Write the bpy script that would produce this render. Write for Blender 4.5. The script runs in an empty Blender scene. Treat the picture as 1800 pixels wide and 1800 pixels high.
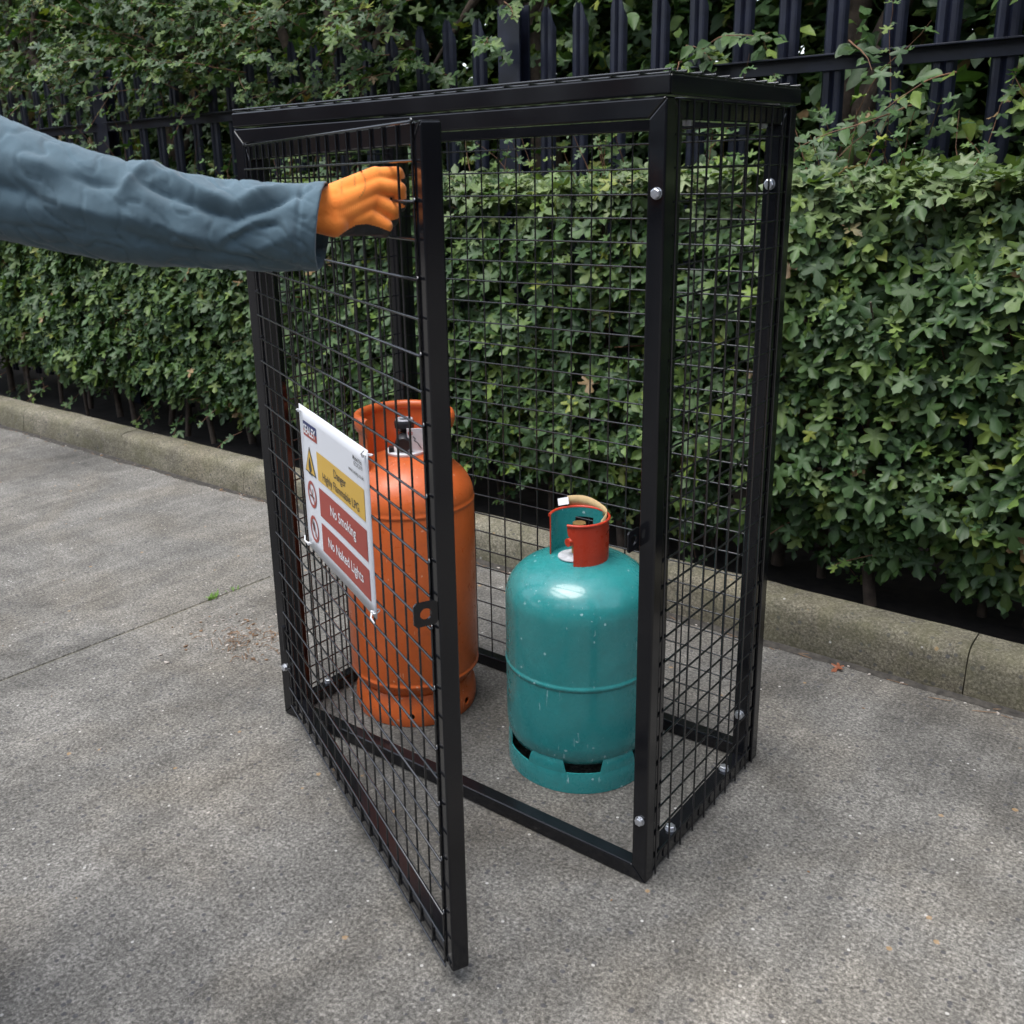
import bpy, bmesh, math, random
import numpy as np
from mathutils import Vector, Matrix, noise as mnoise

random.seed(11)
rng = np.random.default_rng(11)
scene = bpy.context.scene
col = scene.collection
R = math.radians

# ------------------------------------------------------------------ camera
CAM_LOC = Vector((1.6995, -1.3433, 1.2682))
CAM_ROT = (R(74.0198), R(1.54164), R(38.7162))
cd = bpy.data.cameras.new('camera')
cam = bpy.data.objects.new('camera', cd)
col.objects.link(cam)
cam.location = CAM_LOC
cam.rotation_euler = CAM_ROT
cd.sensor_fit = 'HORIZONTAL'
cd.sensor_width = 36.0
FPX = 1703.115
cd.lens = 36.0 * FPX / 1800.0
cd.shift_x = (900 - 824.02) / 1800.0
cd.shift_y = (788.64 - 900) / 1800.0
cd.clip_start = 0.02
cd.clip_end = 600.0
cd.dof.use_dof = True
cd.dof.focus_distance = 1.85
cd.dof.aperture_fstop = 9.0
scene.camera = cam

# ------------------------------------------------------------------ sky, sun, exposure
SUN_EL, SUN_AZ = R(74), R(200)      # azimuth measured clockwise from +Y: behind the camera, to its left
world = bpy.data.worlds.new('World')
scene.world = world
world.use_nodes = True
wn, wl = world.node_tree.nodes, world.node_tree.links
wn.clear()
wout = wn.new('ShaderNodeOutputWorld')
wbg = wn.new('ShaderNodeBackground')
sky = wn.new('ShaderNodeTexSky')
sky.sky_type = 'NISHITA'
sky.sun_disc = False
sky.sun_elevation = SUN_EL
sky.sun_rotation = SUN_AZ
sky.air_density = 1.0
sky.dust_density = 1.2
hs = wn.new('ShaderNodeHueSaturation')
hs.inputs['Saturation'].default_value = 0.42     # thin overall cloud greys the blue
wl.new(sky.outputs['Color'], hs.inputs['Color'])
wl.new(hs.outputs['Color'], wbg.inputs['Color'])
wbg.inputs['Strength'].default_value = 0.15
wl.new(wbg.outputs['Background'], wout.inputs['Surface'])
sd = bpy.data.lights.new('sun', 'SUN')
sd.energy = 1.5
sd.angle = R(38)
sd.color = (1.0, 0.98, 0.95)
sun = bpy.data.objects.new('sun', sd)
col.objects.link(sun)
sdir = Vector((math.sin(SUN_AZ) * math.cos(SUN_EL), math.cos(SUN_AZ) * math.cos(SUN_EL), math.sin(SUN_EL)))
sun.rotation_euler = sdir.to_track_quat('Z', 'Y').to_euler()
sun.location = sdir * 20
vs = scene.view_settings
vs.view_transform = 'Standard'
vs.look = 'None'
vs.exposure = 1.42
vs.gamma = 1.0
vs.use_curve_mapping = False
cy = scene.cycles
cy.use_denoising = True
cy.use_adaptive_sampling = True
cy.adaptive_threshold = 0.025
cy.max_bounces = 6
cy.diffuse_bounces = 3
cy.glossy_bounces = 3
cy.transmission_bounces = 2
cy.transparent_max_bounces = 4
cy.sample_clamp_indirect = 4.0

# ------------------------------------------------------------------ materials
def mat(name):
    m = bpy.data.materials.new(name)
    m.use_nodes = True
    nt = m.node_tree
    b = nt.nodes['Principled BSDF']
    return m, nt, nt.nodes, nt.links, b

def setp(b, color=None, rough=None, metal=None, spec=None, coat=None, coat_rough=None, sheen=None):
    if color is not None: b.inputs['Base Color'].default_value = (*color, 1)
    if rough is not None: b.inputs['Roughness'].default_value = rough
    if metal is not None: b.inputs['Metallic'].default_value = metal
    if spec is not None: b.inputs['Specular IOR Level'].default_value = spec
    if coat is not None: b.inputs['Coat Weight'].default_value = coat
    if coat_rough is not None: b.inputs['Coat Roughness'].default_value = coat_rough
    if sheen is not None: b.inputs['Sheen Weight'].default_value = sheen

def nnode(n, t, **kw):
    x = n.new(t)
    for k, v in kw.items(): setattr(x, k, v)
    return x

def noise_tex(n, l, vec, scale, detail=4, rough=0.55, dist=0.0):
    t = n.new('ShaderNodeTexNoise')
    t.inputs['Scale'].default_value = scale
    t.inputs['Detail'].default_value = detail
    t.inputs['Roughness'].default_value = rough
    t.inputs['Distortion'].default_value = dist
    if vec is not None: l.new(vec, t.inputs['Vector'])
    return t

def ramp(n, l, fac, stops):
    r = n.new('ShaderNodeValToRGB')
    e = r.color_ramp.elements
    e[0].position, e[0].color = stops[0][0], (*stops[0][1], 1)
    e[1].position, e[1].color = stops[-1][0], (*stops[-1][1], 1)
    for p, c in stops[1:-1]:
        k = e.new(p); k.color = (*c, 1)
    l.new(fac, r.inputs['Fac'])
    return r

def mixc(n, l, fac, a, b, mode='MIX'):
    m = n.new('ShaderNodeMix')
    m.data_type = 'RGBA'; m.blend_type = mode
    for sock, v in ((m.inputs[0], fac), (m.inputs[6], a), (m.inputs[7], b)):
        if isinstance(v, (int, float)): sock.default_value = v
        elif isinstance(v, tuple): sock.default_value = (*v, 1)
        else: l.new(v, sock)
    return m.outputs[2]

def mathn(n, l, op, a, b=None):
    m = n.new('ShaderNodeMath'); m.operation = op
    for i, v in enumerate((a, b)):
        if v is None: continue
        if isinstance(v, (int, float)): m.inputs[i].default_value = v
        else: l.new(v, m.inputs[i])
    return m.outputs[0]

def bump(n, l, b, height, strength, dist):
    k = n.new('ShaderNodeBump')
    k.inputs['Strength'].default_value = strength
    k.inputs['Distance'].default_value = dist
    l.new(height, k.inputs['Height'])
    l.new(k.outputs['Normal'], b.inputs['Normal'])

def g3(v): return (v, v, v)

MAT = {}

def simple(name, color, rough=0.5, metal=0.0, spec=0.5, bump_scale=None, bump_s=0.1, var=0.0, var_scale=20, coat=None, sheen=None):
    m, nt, n, l, b = mat(name)
    setp(b, color, rough, metal, spec, coat=coat, coat_rough=0.1 if coat else None, sheen=sheen)
    tc = n.new('ShaderNodeTexCoord')
    if var:
        t = noise_tex(n, l, tc.outputs['Object'], var_scale, 5)
        lo = tuple(c * (1 - var) for c in color); hi = tuple(min(1, c * (1 + var)) for c in color)
        r = ramp(n, l, t.outputs['Fac'], [(0.3, lo), (0.7, hi)])
        l.new(r.outputs['Color'], b.inputs['Base Color'])
    if bump_scale:
        t = noise_tex(n, l, tc.outputs['Object'], bump_scale, 3)
        bump(n, l, b, t.outputs['Fac'], bump_s, 0.002)
    MAT[name] = m
    return m

def powder_black():
    m, nt, n, l, b = mat('black_powder_coat')
    setp(b, (0.0075, 0.0078, 0.0095), 0.16, 0, 0.45)
    tc = n.new('ShaderNodeTexCoord')
    t = noise_tex(n, l, tc.outputs['Object'], 420, 2)
    t2 = noise_tex(n, l, tc.outputs['Object'], 7, 5)
    r = ramp(n, l, t2.outputs['Fac'], [(0.35, g3(0.09)), (0.72, g3(0.20))])
    l.new(r.outputs['Color'], b.inputs['Roughness'])
    # faint pale dust and rubbed marks
    t3 = noise_tex(n, l, tc.outputs['Object'], 26, 8, 0.7)
    r3 = ramp(n, l, t3.outputs['Fac'], [(0.66, (0.0065, 0.0068, 0.0085)), (0.82, (0.022, 0.021, 0.020))])
    l.new(r3.outputs['Color'], b.inputs['Base Color'])
    bump(n, l, b, t.outputs['Fac'], 0.06, 0.001)
    MAT['black'] = m
powder_black()
simple('wire_black', (0.007, 0.0073, 0.009), 0.21, 0, 1.0, bump_scale=500, bump_s=0.02)

def concrete(name, base, warm, moss=0.0, streak=True, sp=1.0):
    m, nt, n, l, b = mat(name)
    setp(b, base, 0.92, 0, 0.25)
    geo = n.new('ShaderNodeNewGeometry')
    pos = geo.outputs['Position']
    big = noise_tex(n, l, pos, 1.1, 7, 0.62, 0.7)
    mid = noise_tex(n, l, pos, 7.0, 6, 0.65, 0.3)
    lo = tuple(c * 0.52 for c in base); hi = tuple(c * 1.28 for c in base)
    c0 = ramp(n, l, big.outputs['Fac'], [(0.33, lo), (0.50, base), (0.66, hi)]).outputs['Color']
    c1 = mixc(n, l, 0.55, c0, ramp(n, l, mid.outputs['Fac'], [(0.32, g3(0.56)), (0.66, g3(1.25))]).outputs['Color'], 'MULTIPLY')
    if streak:
        mp = n.new('ShaderNodeMapping'); l.new(pos, mp.inputs['Vector'])
        mp.inputs['Rotation'].default_value = (0, 0, R(2)); mp.inputs['Scale'].default_value = (9, 0.55, 1)
        st = noise_tex(n, l, mp.outputs['Vector'], 2.4, 6, 0.7)
        c1 = mixc(n, l, 0.42, c1, ramp(n, l, st.outputs['Fac'], [(0.36, g3(0.62)), (0.62, g3(1.22))]).outputs['Color'], 'MULTIPLY')
    # sand and small aggregate
    fine = noise_tex(n, l, pos, 150, 3, 0.75)
    c1 = mixc(n, l, 0.85, c1, ramp(n, l, fine.outputs['Fac'], [(0.33, g3(0.42)), (0.5, g3(1.0)), (0.68, g3(1.85))]).outputs['Color'], 'MULTIPLY')
    v = nnode(n, 'ShaderNodeTexVoronoi'); v.inputs['Scale'].default_value = 210; l.new(pos, v.inputs['Vector'])
    sepc = n.new('ShaderNodeSeparateColor'); l.new(v.outputs['Color'], sepc.inputs['Color'])
    c1 = mixc(n, l, 0.7, c1, ramp(n, l, sepc.outputs[0], [(0.0, g3(0.60)), (0.5, g3(1.0)), (1.0, g3(1.38))]).outputs['Color'], 'MULTIPLY')
    # dark and pale stones
    v2 = nnode(n, 'ShaderNodeTexVoronoi'); v2.inputs['Scale'].default_value = 62 * sp; l.new(pos, v2.inputs['Vector'])
    s2 = n.new('ShaderNodeSeparateColor'); l.new(v2.outputs['Color'], s2.inputs['Color'])
    near = mathn(n, l, 'LESS_THAN', v2.outputs['Distance'], 0.27)
    dark = mathn(n, l, 'MULTIPLY', near, mathn(n, l, 'GREATER_THAN', s2.outputs[0], 0.80))
    c1 = mixc(n, l, mathn(n, l, 'MULTIPLY', dark, 0.75), c1, (0.055, 0.055, 0.062))
    near2 = mathn(n, l, 'LESS_THAN', v2.outputs['Distance'], 0.19)
    pale = mathn(n, l, 'MULTIPLY', near2, mathn(n, l, 'LESS_THAN', s2.outputs[0], 0.04))
    c1 = mixc(n, l, mathn(n, l, 'MULTIPLY', pale, 0.85), c1, (0.42, 0.41, 0.39))
    # rusty flecks
    v3 = nnode(n, 'ShaderNodeTexVoronoi'); v3.inputs['Scale'].default_value = 17; l.new(pos, v3.inputs['Vector'])
    s3 = n.new('ShaderNodeSeparateColor'); l.new(v3.outputs['Color'], s3.inputs['Color'])
    jag = mathn(n, l, 'ADD', v3.outputs['Distance'], mathn(n, l, 'MULTIPLY', fine.outputs['Fac'], 0.16))
    rust = mathn(n, l, 'MULTIPLY', mathn(n, l, 'LESS_THAN', jag, 0.17), mathn(n, l, 'GREATER_THAN', s3.outputs[1], 0.80))
    c1 = mixc(n, l, mathn(n, l, 'MULTIPLY', rust, 0.42), c1, (0.42, 0.25, 0.10))
    # warm and mossy tints in patches
    tint = noise_tex(n, l, pos, 2.3, 5, 0.6, 0.6)
    c1 = mixc(n, l, ramp(n, l, tint.outputs['Fac'], [(0.45, g3(0)), (0.75, g3(0.45))]).outputs['Color'], c1, mixc(n, l, 1.0, c1, warm, 'MULTIPLY'))
    if moss:
        mo = noise_tex(n, l, pos, 9, 6, 0.7, 0.5)
        c1 = mixc(n, l, ramp(n, l, mo.outputs['Fac'], [(0.38, g3(0)), (0.66, g3(moss))]).outputs['Color'], c1, (0.085, 0.082, 0.042))
    l.new(c1, b.inputs['Base Color'])
    hgt = mathn(n, l, 'ADD', fine.outputs['Fac'], mathn(n, l, 'MULTIPLY', mid.outputs['Fac'], 0.8))
    bump(n, l, b, hgt, 0.55, 0.0035)
    MAT[name] = m
concrete('yard_concrete', (0.133, 0.127, 0.116), (1.10, 0.98, 0.80))
concrete('kerb_concrete', (0.150, 0.137, 0.106), (1.06, 0.95, 0.78), moss=0.55, streak=False, sp=0.8)

def paint(name, base, chip, rough, fade=None, chip_amt=0.5, grime=0.35, coat=0.0, spec=0.5):
    m, nt, n, l, b = mat(name)
    setp(b, base, rough, 0, spec, coat=coat, coat_rough=0.06)
    tc = n.new('ShaderNodeTexCoord')
    o = tc.outputs['Object']
    big = noise_tex(n, l, o, 4.0, 5, 0.6, 0.5)
    lo = tuple(c * 0.80 for c in base); hi = tuple(min(1, c * 1.15) for c in base)
    c = ramp(n, l, big.outputs['Fac'], [(0.3, lo), (0.7, hi)]).outputs['Color']
    # fine grime
    gr = noise_tex(n, l, o, 38, 8, 0.72)
    gm = ramp(n, l, gr.outputs['Fac'], [(0.52, g3(0)), (0.75, g3(grime))]).outputs['Color']
    c = mixc(n, l, gm, c, tuple(x * 0.45 + 0.015 for x in base))
    # chips: small irregular dots in clusters
    v = nnode(n, 'ShaderNodeTexVoronoi'); v.inputs['Scale'].default_value = 46; l.new(o, v.inputs['Vector'])
    sc_ = n.new('ShaderNodeSeparateColor'); l.new(v.outputs['Color'], sc_.inputs['Color'])
    wob = noise_tex(n, l, o, 260, 3)
    dd = mathn(n, l, 'ADD', v.outputs['Distance'], mathn(n, l, 'MULTIPLY', wob.outputs['Fac'], 0.30))
    clus = noise_tex(n, l, o, 6.5, 3)
    ok = mathn(n, l, 'MULTIPLY', mathn(n, l, 'GREATER_THAN', sc_.outputs[0], 0.70), mathn(n, l, 'GREATER_THAN', clus.outputs['Fac'], 0.49))
    chips = mathn(n, l, 'MULTIPLY', mathn(n, l, 'LESS_THAN', dd, 0.275), ok)
    # scratches: stretched noise
    mp = n.new('ShaderNodeMapping'); l.new(o, mp.inputs['Vector'])
    mp.inputs['Rotation'].default_value = (0.3, 0.5, 0.2); mp.inputs['Scale'].default_value = (60, 60, 5)
    sn = noise_tex(n, l, mp.outputs['Vector'], 3.0, 4, 0.6)
    scm = noise_tex(n, l, o, 8.5, 4)
    scr = mathn(n, l, 'MULTIPLY', mathn(n, l, 'GREATER_THAN', sn.outputs['Fac'], 0.665), mathn(n, l, 'GREATER_THAN', scm.outputs['Fac'], 0.535))
    wear = mathn(n, l, 'MULTIPLY', mathn(n, l, 'MAXIMUM', chips, scr), chip_amt)
    c = mixc(n, l, wear, c, chip)
    l.new(c, b.inputs['Base Color'])
    rr = ramp(n, l, gr.outputs['Fac'], [(0.3, g3(rough * 0.8)), (0.75, g3(min(1, rough * 1.7)))]).outputs['Color']
    l.new(rr, b.inputs['Roughness'])
    wv = noise_tex(n, l, o, 11, 3)
    bump(n, l, b, mathn(n, l, 'ADD', mathn(n, l, 'MULTIPLY', wv.outputs['Fac'], 2.2), gr.outputs['Fac']), 0.10, 0.0012)
    MAT[name] = m
paint('teal_paint', (0.028, 0.245, 0.245), (0.36, 0.55, 0.56), 0.24, chip_amt=0.9, coat=0.45)
paint('orange_paint', (0.62, 0.125, 0.028), (0.70, 0.40, 0.28), 0.28, chip_amt=0.7, grime=0.35)
paint('red_paint', (0.50, 0.040, 0.014), (0.55, 0.30, 0.26), 0.26, chip_amt=0.35, grime=0.2)
simple('zinc', (0.62, 0.64, 0.68), 0.32, 0.85, var=0.15, var_scale=300)
simple('dark_metal', (0.02, 0.02, 0.022), 0.4, 0.2)
simple('fence_paint', (0.0075, 0.0095, 0.020), 0.38, 0, 0.4, var=0.5, var_scale=14, bump_scale=60, bump_s=0.12)
simple('soil', (0.012, 0.009, 0.007), 0.95, bump_scale=40, bump_s=0.9, var=0.6, var_scale=30)
simple('bark', (0.075, 0.055, 0.040), 0.9, bump_scale=70, bump_s=0.9, var=0.5, var_scale=25)
simple('twig', (0.13, 0.062, 0.030), 0.7, var=0.4, var_scale=30)
simple('white_plastic', (0.76, 0.77, 0.79), 0.35, coat=0.1)
simple('sign_white', (0.68, 0.70, 0.74), 0.30, bump_scale=9, bump_s=0.25)
simple('sign_yellow', (0.62, 0.385, 0.055), 0.32)
simple('sign_red', (0.33, 0.040, 0.028), 0.32)
simple('sign_black', (0.03, 0.03, 0.032), 0.4)
simple('sign_blue', (0.015, 0.025, 0.12), 0.35)
simple('card', (0.56, 0.40, 0.20), 0.75, var=0.15, var_scale=60)
simple('brass', (0.45, 0.30, 0.12), 0.4, 0.8)
simple('silver_label', (0.62, 0.62, 0.65), 0.38, 0.25, var=0.2, var_scale=90)
simple('rubber', (0.016, 0.017, 0.020), 0.55, bump_scale=300, bump_s=0.4, var=0.3, var_scale=60)
simple('skin', (0.46, 0.25, 0.17), 0.5, var=0.12, var_scale=18)
simple('hair', (0.045, 0.028, 0.018), 0.6, bump_scale=90, bump_s=0.8)
simple('boot_leather', (0.018, 0.014, 0.012), 0.5, bump_scale=50, bump_s=0.3)
simple('eye_white', (0.75, 0.73, 0.70), 0.25)
simple('debris_stone', (0.30, 0.27, 0.24), 0.9, var=0.5, var_scale=40)
simple('debris_brown', (0.17, 0.10, 0.055), 0.85, var=0.5, var_scale=40)
simple('dirt', (0.034, 0.030, 0.025), 0.95, bump_scale=120, bump_s=0.9, var=0.55, var_scale=60)
simple('grass_blade', (0.12, 0.24, 0.03), 0.5)

def cloth():
    m, nt, n, l, b = mat('coverall_cloth')
    base = (0.072, 0.118, 0.148)
    setp(b, base, 0.85, 0, 0.25, sheen=0.25)
    tc = n.new('ShaderNodeTexCoord'); o = tc.outputs['Object']
    t = noise_tex(n, l, o, 14, 6, 0.65)
    c = ramp(n, l, t.outputs['Fac'], [(0.3, tuple(x * 0.82 for x in base)), (0.7, tuple(x * 1.16 for x in base))]).outputs['Color']
    l.new(c, b.inputs['Base Color'])
    w = nnode(n, 'ShaderNodeTexWave'); w.inputs['Scale'].default_value = 260; w.inputs['Distortion'].default_value = 1.5; l.new(o, w.inputs['Vector'])
    t2 = noise_tex(n, l, o, 55, 4)
    bump(n, l, b, mathn(n, l, 'ADD', mathn(n, l, 'MULTIPLY', w.outputs['Fac'], 0.04), t2.outputs['Fac']), 0.20, 0.0025)
    MAT['cloth'] = m
cloth()

def glove_knit():
    m, nt, n, l, b = mat('orange_knit')
    base = (1.0, 0.245, 0.035)
    setp(b, base, 0.85, 0, 0.2, sheen=0.35)
    tc = n.new('ShaderNodeTexCoord'); o = tc.outputs['Object']
    mp = n.new('ShaderNodeMapping'); l.new(o, mp.inputs['Vector']); mp.inputs['Rotation'].default_value = (0, 0.2, 0.7)
    w = nnode(n, 'ShaderNodeTexWave'); w.inputs['Scale'].default_value = 330; l.new(mp.outputs['Vector'], w.inputs['Vector'])
    t = noise_tex(n, l, o, 30, 5)
    c = ramp(n, l, t.outputs['Fac'], [(0.3, tuple(x * 0.86 for x in base)), (0.7, (1.0, 0.32, 0.055))]).outputs['Color']
    l.new(c, b.inputs['Base Color'])
    bump(n, l, b, mathn(n, l, 'ADD', mathn(n, l, 'MULTIPLY', w.outputs['Fac'], 0.5), t.outputs['Fac']), 0.25, 0.0012)
    MAT['knit'] = m
glove_knit()

def leaf_mat(name, gain=1.0):
    m, nt, n, l, b = mat(name)
    setp(b, (0.05, 0.10, 0.03), 0.50, 0, 0.38)
    a = n.new('ShaderNodeAttribute'); a.attribute_name = 'leafcol'
    tc = n.new('ShaderNodeTexCoord')
    t = noise_tex(n, l, tc.outputs['Object'], 55, 3)
    c = mixc(n, l, 0.5, a.outputs['Color'], ramp(n, l, t.outputs['Fac'], [(0.3, g3(0.72 * gain)), (0.7, g3(1.25 * gain))]).outputs['Color'], 'MULTIPLY')
    l.new(c, b.inputs['Base Color'])
    tr = n.new('ShaderNodeBsdfTranslucent')
    tcol = mixc(n, l, 1.0, c, (1.25, 1.45, 0.6), 'MULTIPLY')
    l.new(tcol, tr.inputs['Color'])
    ms = n.new('ShaderNodeMixShader'); ms.inputs['Fac'].default_value = 0.18
    out = n['Material Output'] if 'Material Output' in n else n.new('ShaderNodeOutputMaterial')
    l.new(b.outputs['BSDF'], ms.inputs[1]); l.new(tr.outputs['BSDF'], ms.inputs[2])
    l.new(ms.outputs['Shader'], out.inputs['Surface'])
    t2 = noise_tex(n, l, tc.outputs['Object'], 130, 2)
    bump(n, l, b, t2.outputs['Fac'], 0.25, 0.002)
    MAT[name] = m
leaf_mat('leaf')

# ------------------------------------------------------------------ mesh helpers
def link(o, parent=None):
    col.objects.link(o)
    if parent is not None: o.parent = parent
    return o

def empty(name, loc=(0, 0, 0)):
    o = bpy.data.objects.new(name, None)
    o.empty_display_size = 0.1
    o.location = loc
    return link(o)

def tag(o, label=None, category=None, group=None, kind=None):
    if label: o['label'] = label
    if category: o['category'] = category
    if group: o['group'] = group
    if kind: o['kind'] = kind
    return o

def make_mesh(name, V, F, mats, smooth=True, fm=None):
    me = bpy.data.meshes.new(name)
    me.from_pydata([tuple(v) for v in V], [], [tuple(f) for f in F])
    for m in (mats if isinstance(mats, (list, tuple)) else [mats]): me.materials.append(MAT[m])
    if fm is not None: me.polygons.foreach_set('material_index', fm)
    if smooth: me.polygons.foreach_set('use_smooth', [p.loop_total <= 4 for p in me.polygons])   # end caps stay flat
    me.update()
    return me

def obj(name, me, parent=None, M=None):
    o = bpy.data.objects.new(name, me)
    if M is not None: o.matrix_local = M
    return link(o, parent)

class MB:
    def __init__(s): s.V = []; s.F = []; s.fm = []
    def add(s, V, F, mi=0):
        k = len(s.V)
        s.V += [tuple(v) for v in V]; s.F += [tuple(i + k for i in f) for f in F]; s.fm += [mi] * len(F)
        return s
    def build(s, name, mats, parent=None, smooth=False, M=None, auto=None):
        me = make_mesh(name, s.V, s.F, mats, smooth, s.fm)
        if auto is not None:
            bm = bmesh.new(); bm.from_mesh(me)
            for e in bm.edges:
                e.smooth = not (len(e.link_faces) == 2 and e.calc_face_angle(0) > auto)
            for f in bm.faces: f.smooth = True
            bm.to_mesh(me); bm.free()
        return obj(name, me, parent, M)

def bm_out(bm):
    bm.verts.ensure_lookup_table(); bm.verts.index_update()
    r = [v.co.copy() for v in bm.verts], [[v.index for v in f.verts] for f in bm.faces]
    bm.free()
    return r

def box(lo, hi, bev=0.0, seg=2):
    bm = bmesh.new()
    x0, y0, z0 = lo; x1, y1, z1 = hi
    vs_ = [bm.verts.new(p) for p in ((x0, y0, z0), (x1, y0, z0), (x1, y1, z0), (x0, y1, z0), (x0, y0, z1), (x1, y0, z1), (x1, y1, z1), (x0, y1, z1))]
    for f in ((0, 3, 2, 1), (4, 5, 6, 7), (0, 1, 5, 4), (1, 2, 6, 5), (2, 3, 7, 6), (3, 0, 4, 7)): bm.faces.new([vs_[i] for i in f])
    if bev: bmesh.ops.bevel(bm, geom=bm.edges[:], offset=bev, segments=seg, profile=0.5, affect='EDGES')
    return bm_out(bm)

def prism8(pts, bev=0.0, seg=2):
    bm = bmesh.new()
    vs_ = [bm.verts.new(p) for p in pts]
    for f in ((0, 3, 2, 1), (4, 5, 6, 7), (0, 1, 5, 4), (1, 2, 6, 5), (2, 3, 7, 6), (3, 0, 4, 7)): bm.faces.new([vs_[i] for i in f])
    bmesh.ops.recalc_face_normals(bm, faces=bm.faces[:])
    if bev: bmesh.ops.bevel(bm, geom=bm.edges[:], offset=bev, segments=seg, profile=0.5, affect='EDGES')
    return bm_out(bm)

def mitred_frame(w, h, t, dep, bev=0.003):
    """frame in its own plane: X width, Y height, Z outward; outer face at Z=0"""
    mb = MB()
    g = 0.0002
    rails = [[(g, 0), (w - g, 0), (w - t - g, t), (t + g, t)], [(w, g), (w, h - g), (w - t, h - t - g), (w - t, t + g)],
             [(w - g, h), (g, h), (t + g, h - t), (w - t - g, h - t)], [(0, h - g), (0, g), (t, t + g), (t, h - t - g)]]
    for q in rails:
        mb.add(*prism8([(x, y, -dep) for x, y in q] + [(x, y, 0) for x, y in q], bev, 3))
    return mb

def tube(pts, r, n=8, cap=True):
    pts = [Vector(p) for p in pts]
    V, F = [], []
    up0 = None
    for i, p in enumerate(pts):
        d = (pts[min(i + 1, len(pts) - 1)] - pts[max(i - 1, 0)]).normalized()
        if up0 is None:
            up0 = Vector((0, 0, 1)) if abs(d.z) < 0.9 else Vector((1, 0, 0))
        a = d.cross(up0)
        if a.length < 1e-5: a = d.cross(Vector((0, 1, 0)))
        a.normalize(); b = a.cross(d).normalized(); up0 = b
        rr = r[i] if isinstance(r, (list, tuple)) else r
        for k in range(n):
            th = 2 * math.pi * k / n
            V.append(p + a * math.cos(th) * rr + b * math.sin(th) * rr)
    m = len(pts)
    for i in range(m - 1):
        for k in range(n):
            k2 = (k + 1) % n
            F.append((i * n + k, i * n + k2, (i + 1) * n + k2, (i + 1) * n + k))
    if cap:
        b0 = len(V); V += [V[k].copy() for k in range(n)] + [V[(m - 1) * n + k].copy() for k in range(n)]    # caps keep their own corners
        F.append(tuple(b0 + k for k in range(n))[::-1]); F.append(tuple(b0 + n + k for k in range(n)))
    return V, F

def lathe(prof, n=64, closed=False):
    V, F = [], []
    m = len(prof)
    for (r, z) in prof:
        for k in range(n):
            th = 2 * math.pi * k / n
            V.append((r * math.cos(th), r * math.sin(th), z))
    rng_ = range(m) if closed else range(m - 1)
    for i in rng_:
        j = (i + 1) % m
        for k in range(n):
            k2 = (k + 1) % n
            F.append((i * n + k, i * n + k2, j * n + k2, j * n + k))
    return V, F

def xf(VF, M):
    return [M @ Vector(v) for v in VF[0]], VF[1]

def hexbolt(r=0.0080, h=0.0058, wr=0.0092):
    mb = MB()
    V, F = lathe([(0.0001, 0.0), (wr, 0.0), (wr, 0.0016), (r, 0.0016)], 20); mb.add(V, F)
    V, F = lathe([(r, 0.0016), (r, 0.0016 + h * 0.85), (r * 0.82, 0.0016 + h), (0.0001, 0.0016 + h)], 6); mb.add(V, F)
    return mb

def evaluated(o):
    dg = bpy.context.evaluated_depsgraph_get()
    return bpy.data.meshes.new_from_object(o.evaluated_get(dg))

def capsule(p0, p1, r0, r1, n=16, m=6):
    p0, p1 = Vector(p0), Vector(p1)
    d = (p1 - p0); L = max(d.length, 1e-6); q = d.to_track_quat('Z', 'Y').to_matrix()
    prof = [(max(1e-4, r0 * math.sin(a)), -r0 * math.cos(a)) for a in np.linspace(0, math.pi / 2, m)]
    prof += [(max(1e-4, r1 * math.cos(a)), L + r1 * math.sin(a)) for a in np.linspace(0, math.pi / 2, m)]
    V, F = lathe(prof, n)
    return [p0 + q @ Vector(v) for v in V], F

def voxel_skin(mb, voxel, smooth_it, factor=0.5):
    me = bpy.data.meshes.new('tmp'); me.from_pydata(mb.V, [], mb.F)
    o = bpy.data.objects.new('tmp', me); col.objects.link(o)
    rm = o.modifiers.new('r', 'REMESH'); rm.mode = 'VOXEL'; rm.voxel_size = voxel
    sm = o.modifiers.new('s', 'SMOOTH'); sm.iterations = smooth_it; sm.factor = factor
    out = evaluated(o)
    bpy.data.objects.remove(o); bpy.data.meshes.remove(me)
    return out

# ------------------------------------------------------------------ the setting: ground, kerb, soil
g = obj('ground', make_mesh('ground', [(-300, -300, -.03), (300, -300, -.03), (300, 300, -.03), (-300, 300, -.03)], [(0, 1, 2, 3)], 'yard_concrete', False))
tag(g, 'grey weathered concrete yard around the cage', kind='structure')
KERB_Y = 1.035
jx = lambda y: -0.7225 + 0.0593 * y      # the joint between the two concrete bays runs across towards the kerb

def slab(x0a, x0b, x1a, x1b, y0, y1):
    V, F = prism8([(x0a, y0, -.10), (x1a, y0, -.10), (x1b, y1, -.10), (x0b, y1, -.10), (x0a, y0, 0), (x1a, y0, 0), (x1b, y1, 0), (x0b, y1, 0)], 0.004, 2)
    obj('concrete_slab', make_mesh('concrete_slab', V, F, 'yard_concrete', False), g)
ya, yb = -4.2, KERB_Y - 0.006
slab(jx(ya) + .003, jx(yb) + .003, 4.6, 4.6, ya, yb)
slab(-5.2, -5.2, jx(ya) - .003, jx(yb) - .003, ya, yb)
slab(-10.2, -10.2, -5.214, -5.214, ya, yb)
slab(4.614, 4.614, 10, 10, ya, yb)
V, F = prism8([(jx(ya) - .02, ya, -.02), (jx(ya) + .02, ya, -.02), (jx(yb) + .02, yb, -.02), (jx(yb) - .02, yb, -.02), (jx(ya) - .02, ya, -.0035), (jx(ya) + .02, ya, -.0035), (jx(yb) + .02, yb, -.0035), (jx(yb) - .02, yb, -.0035)])
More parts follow.
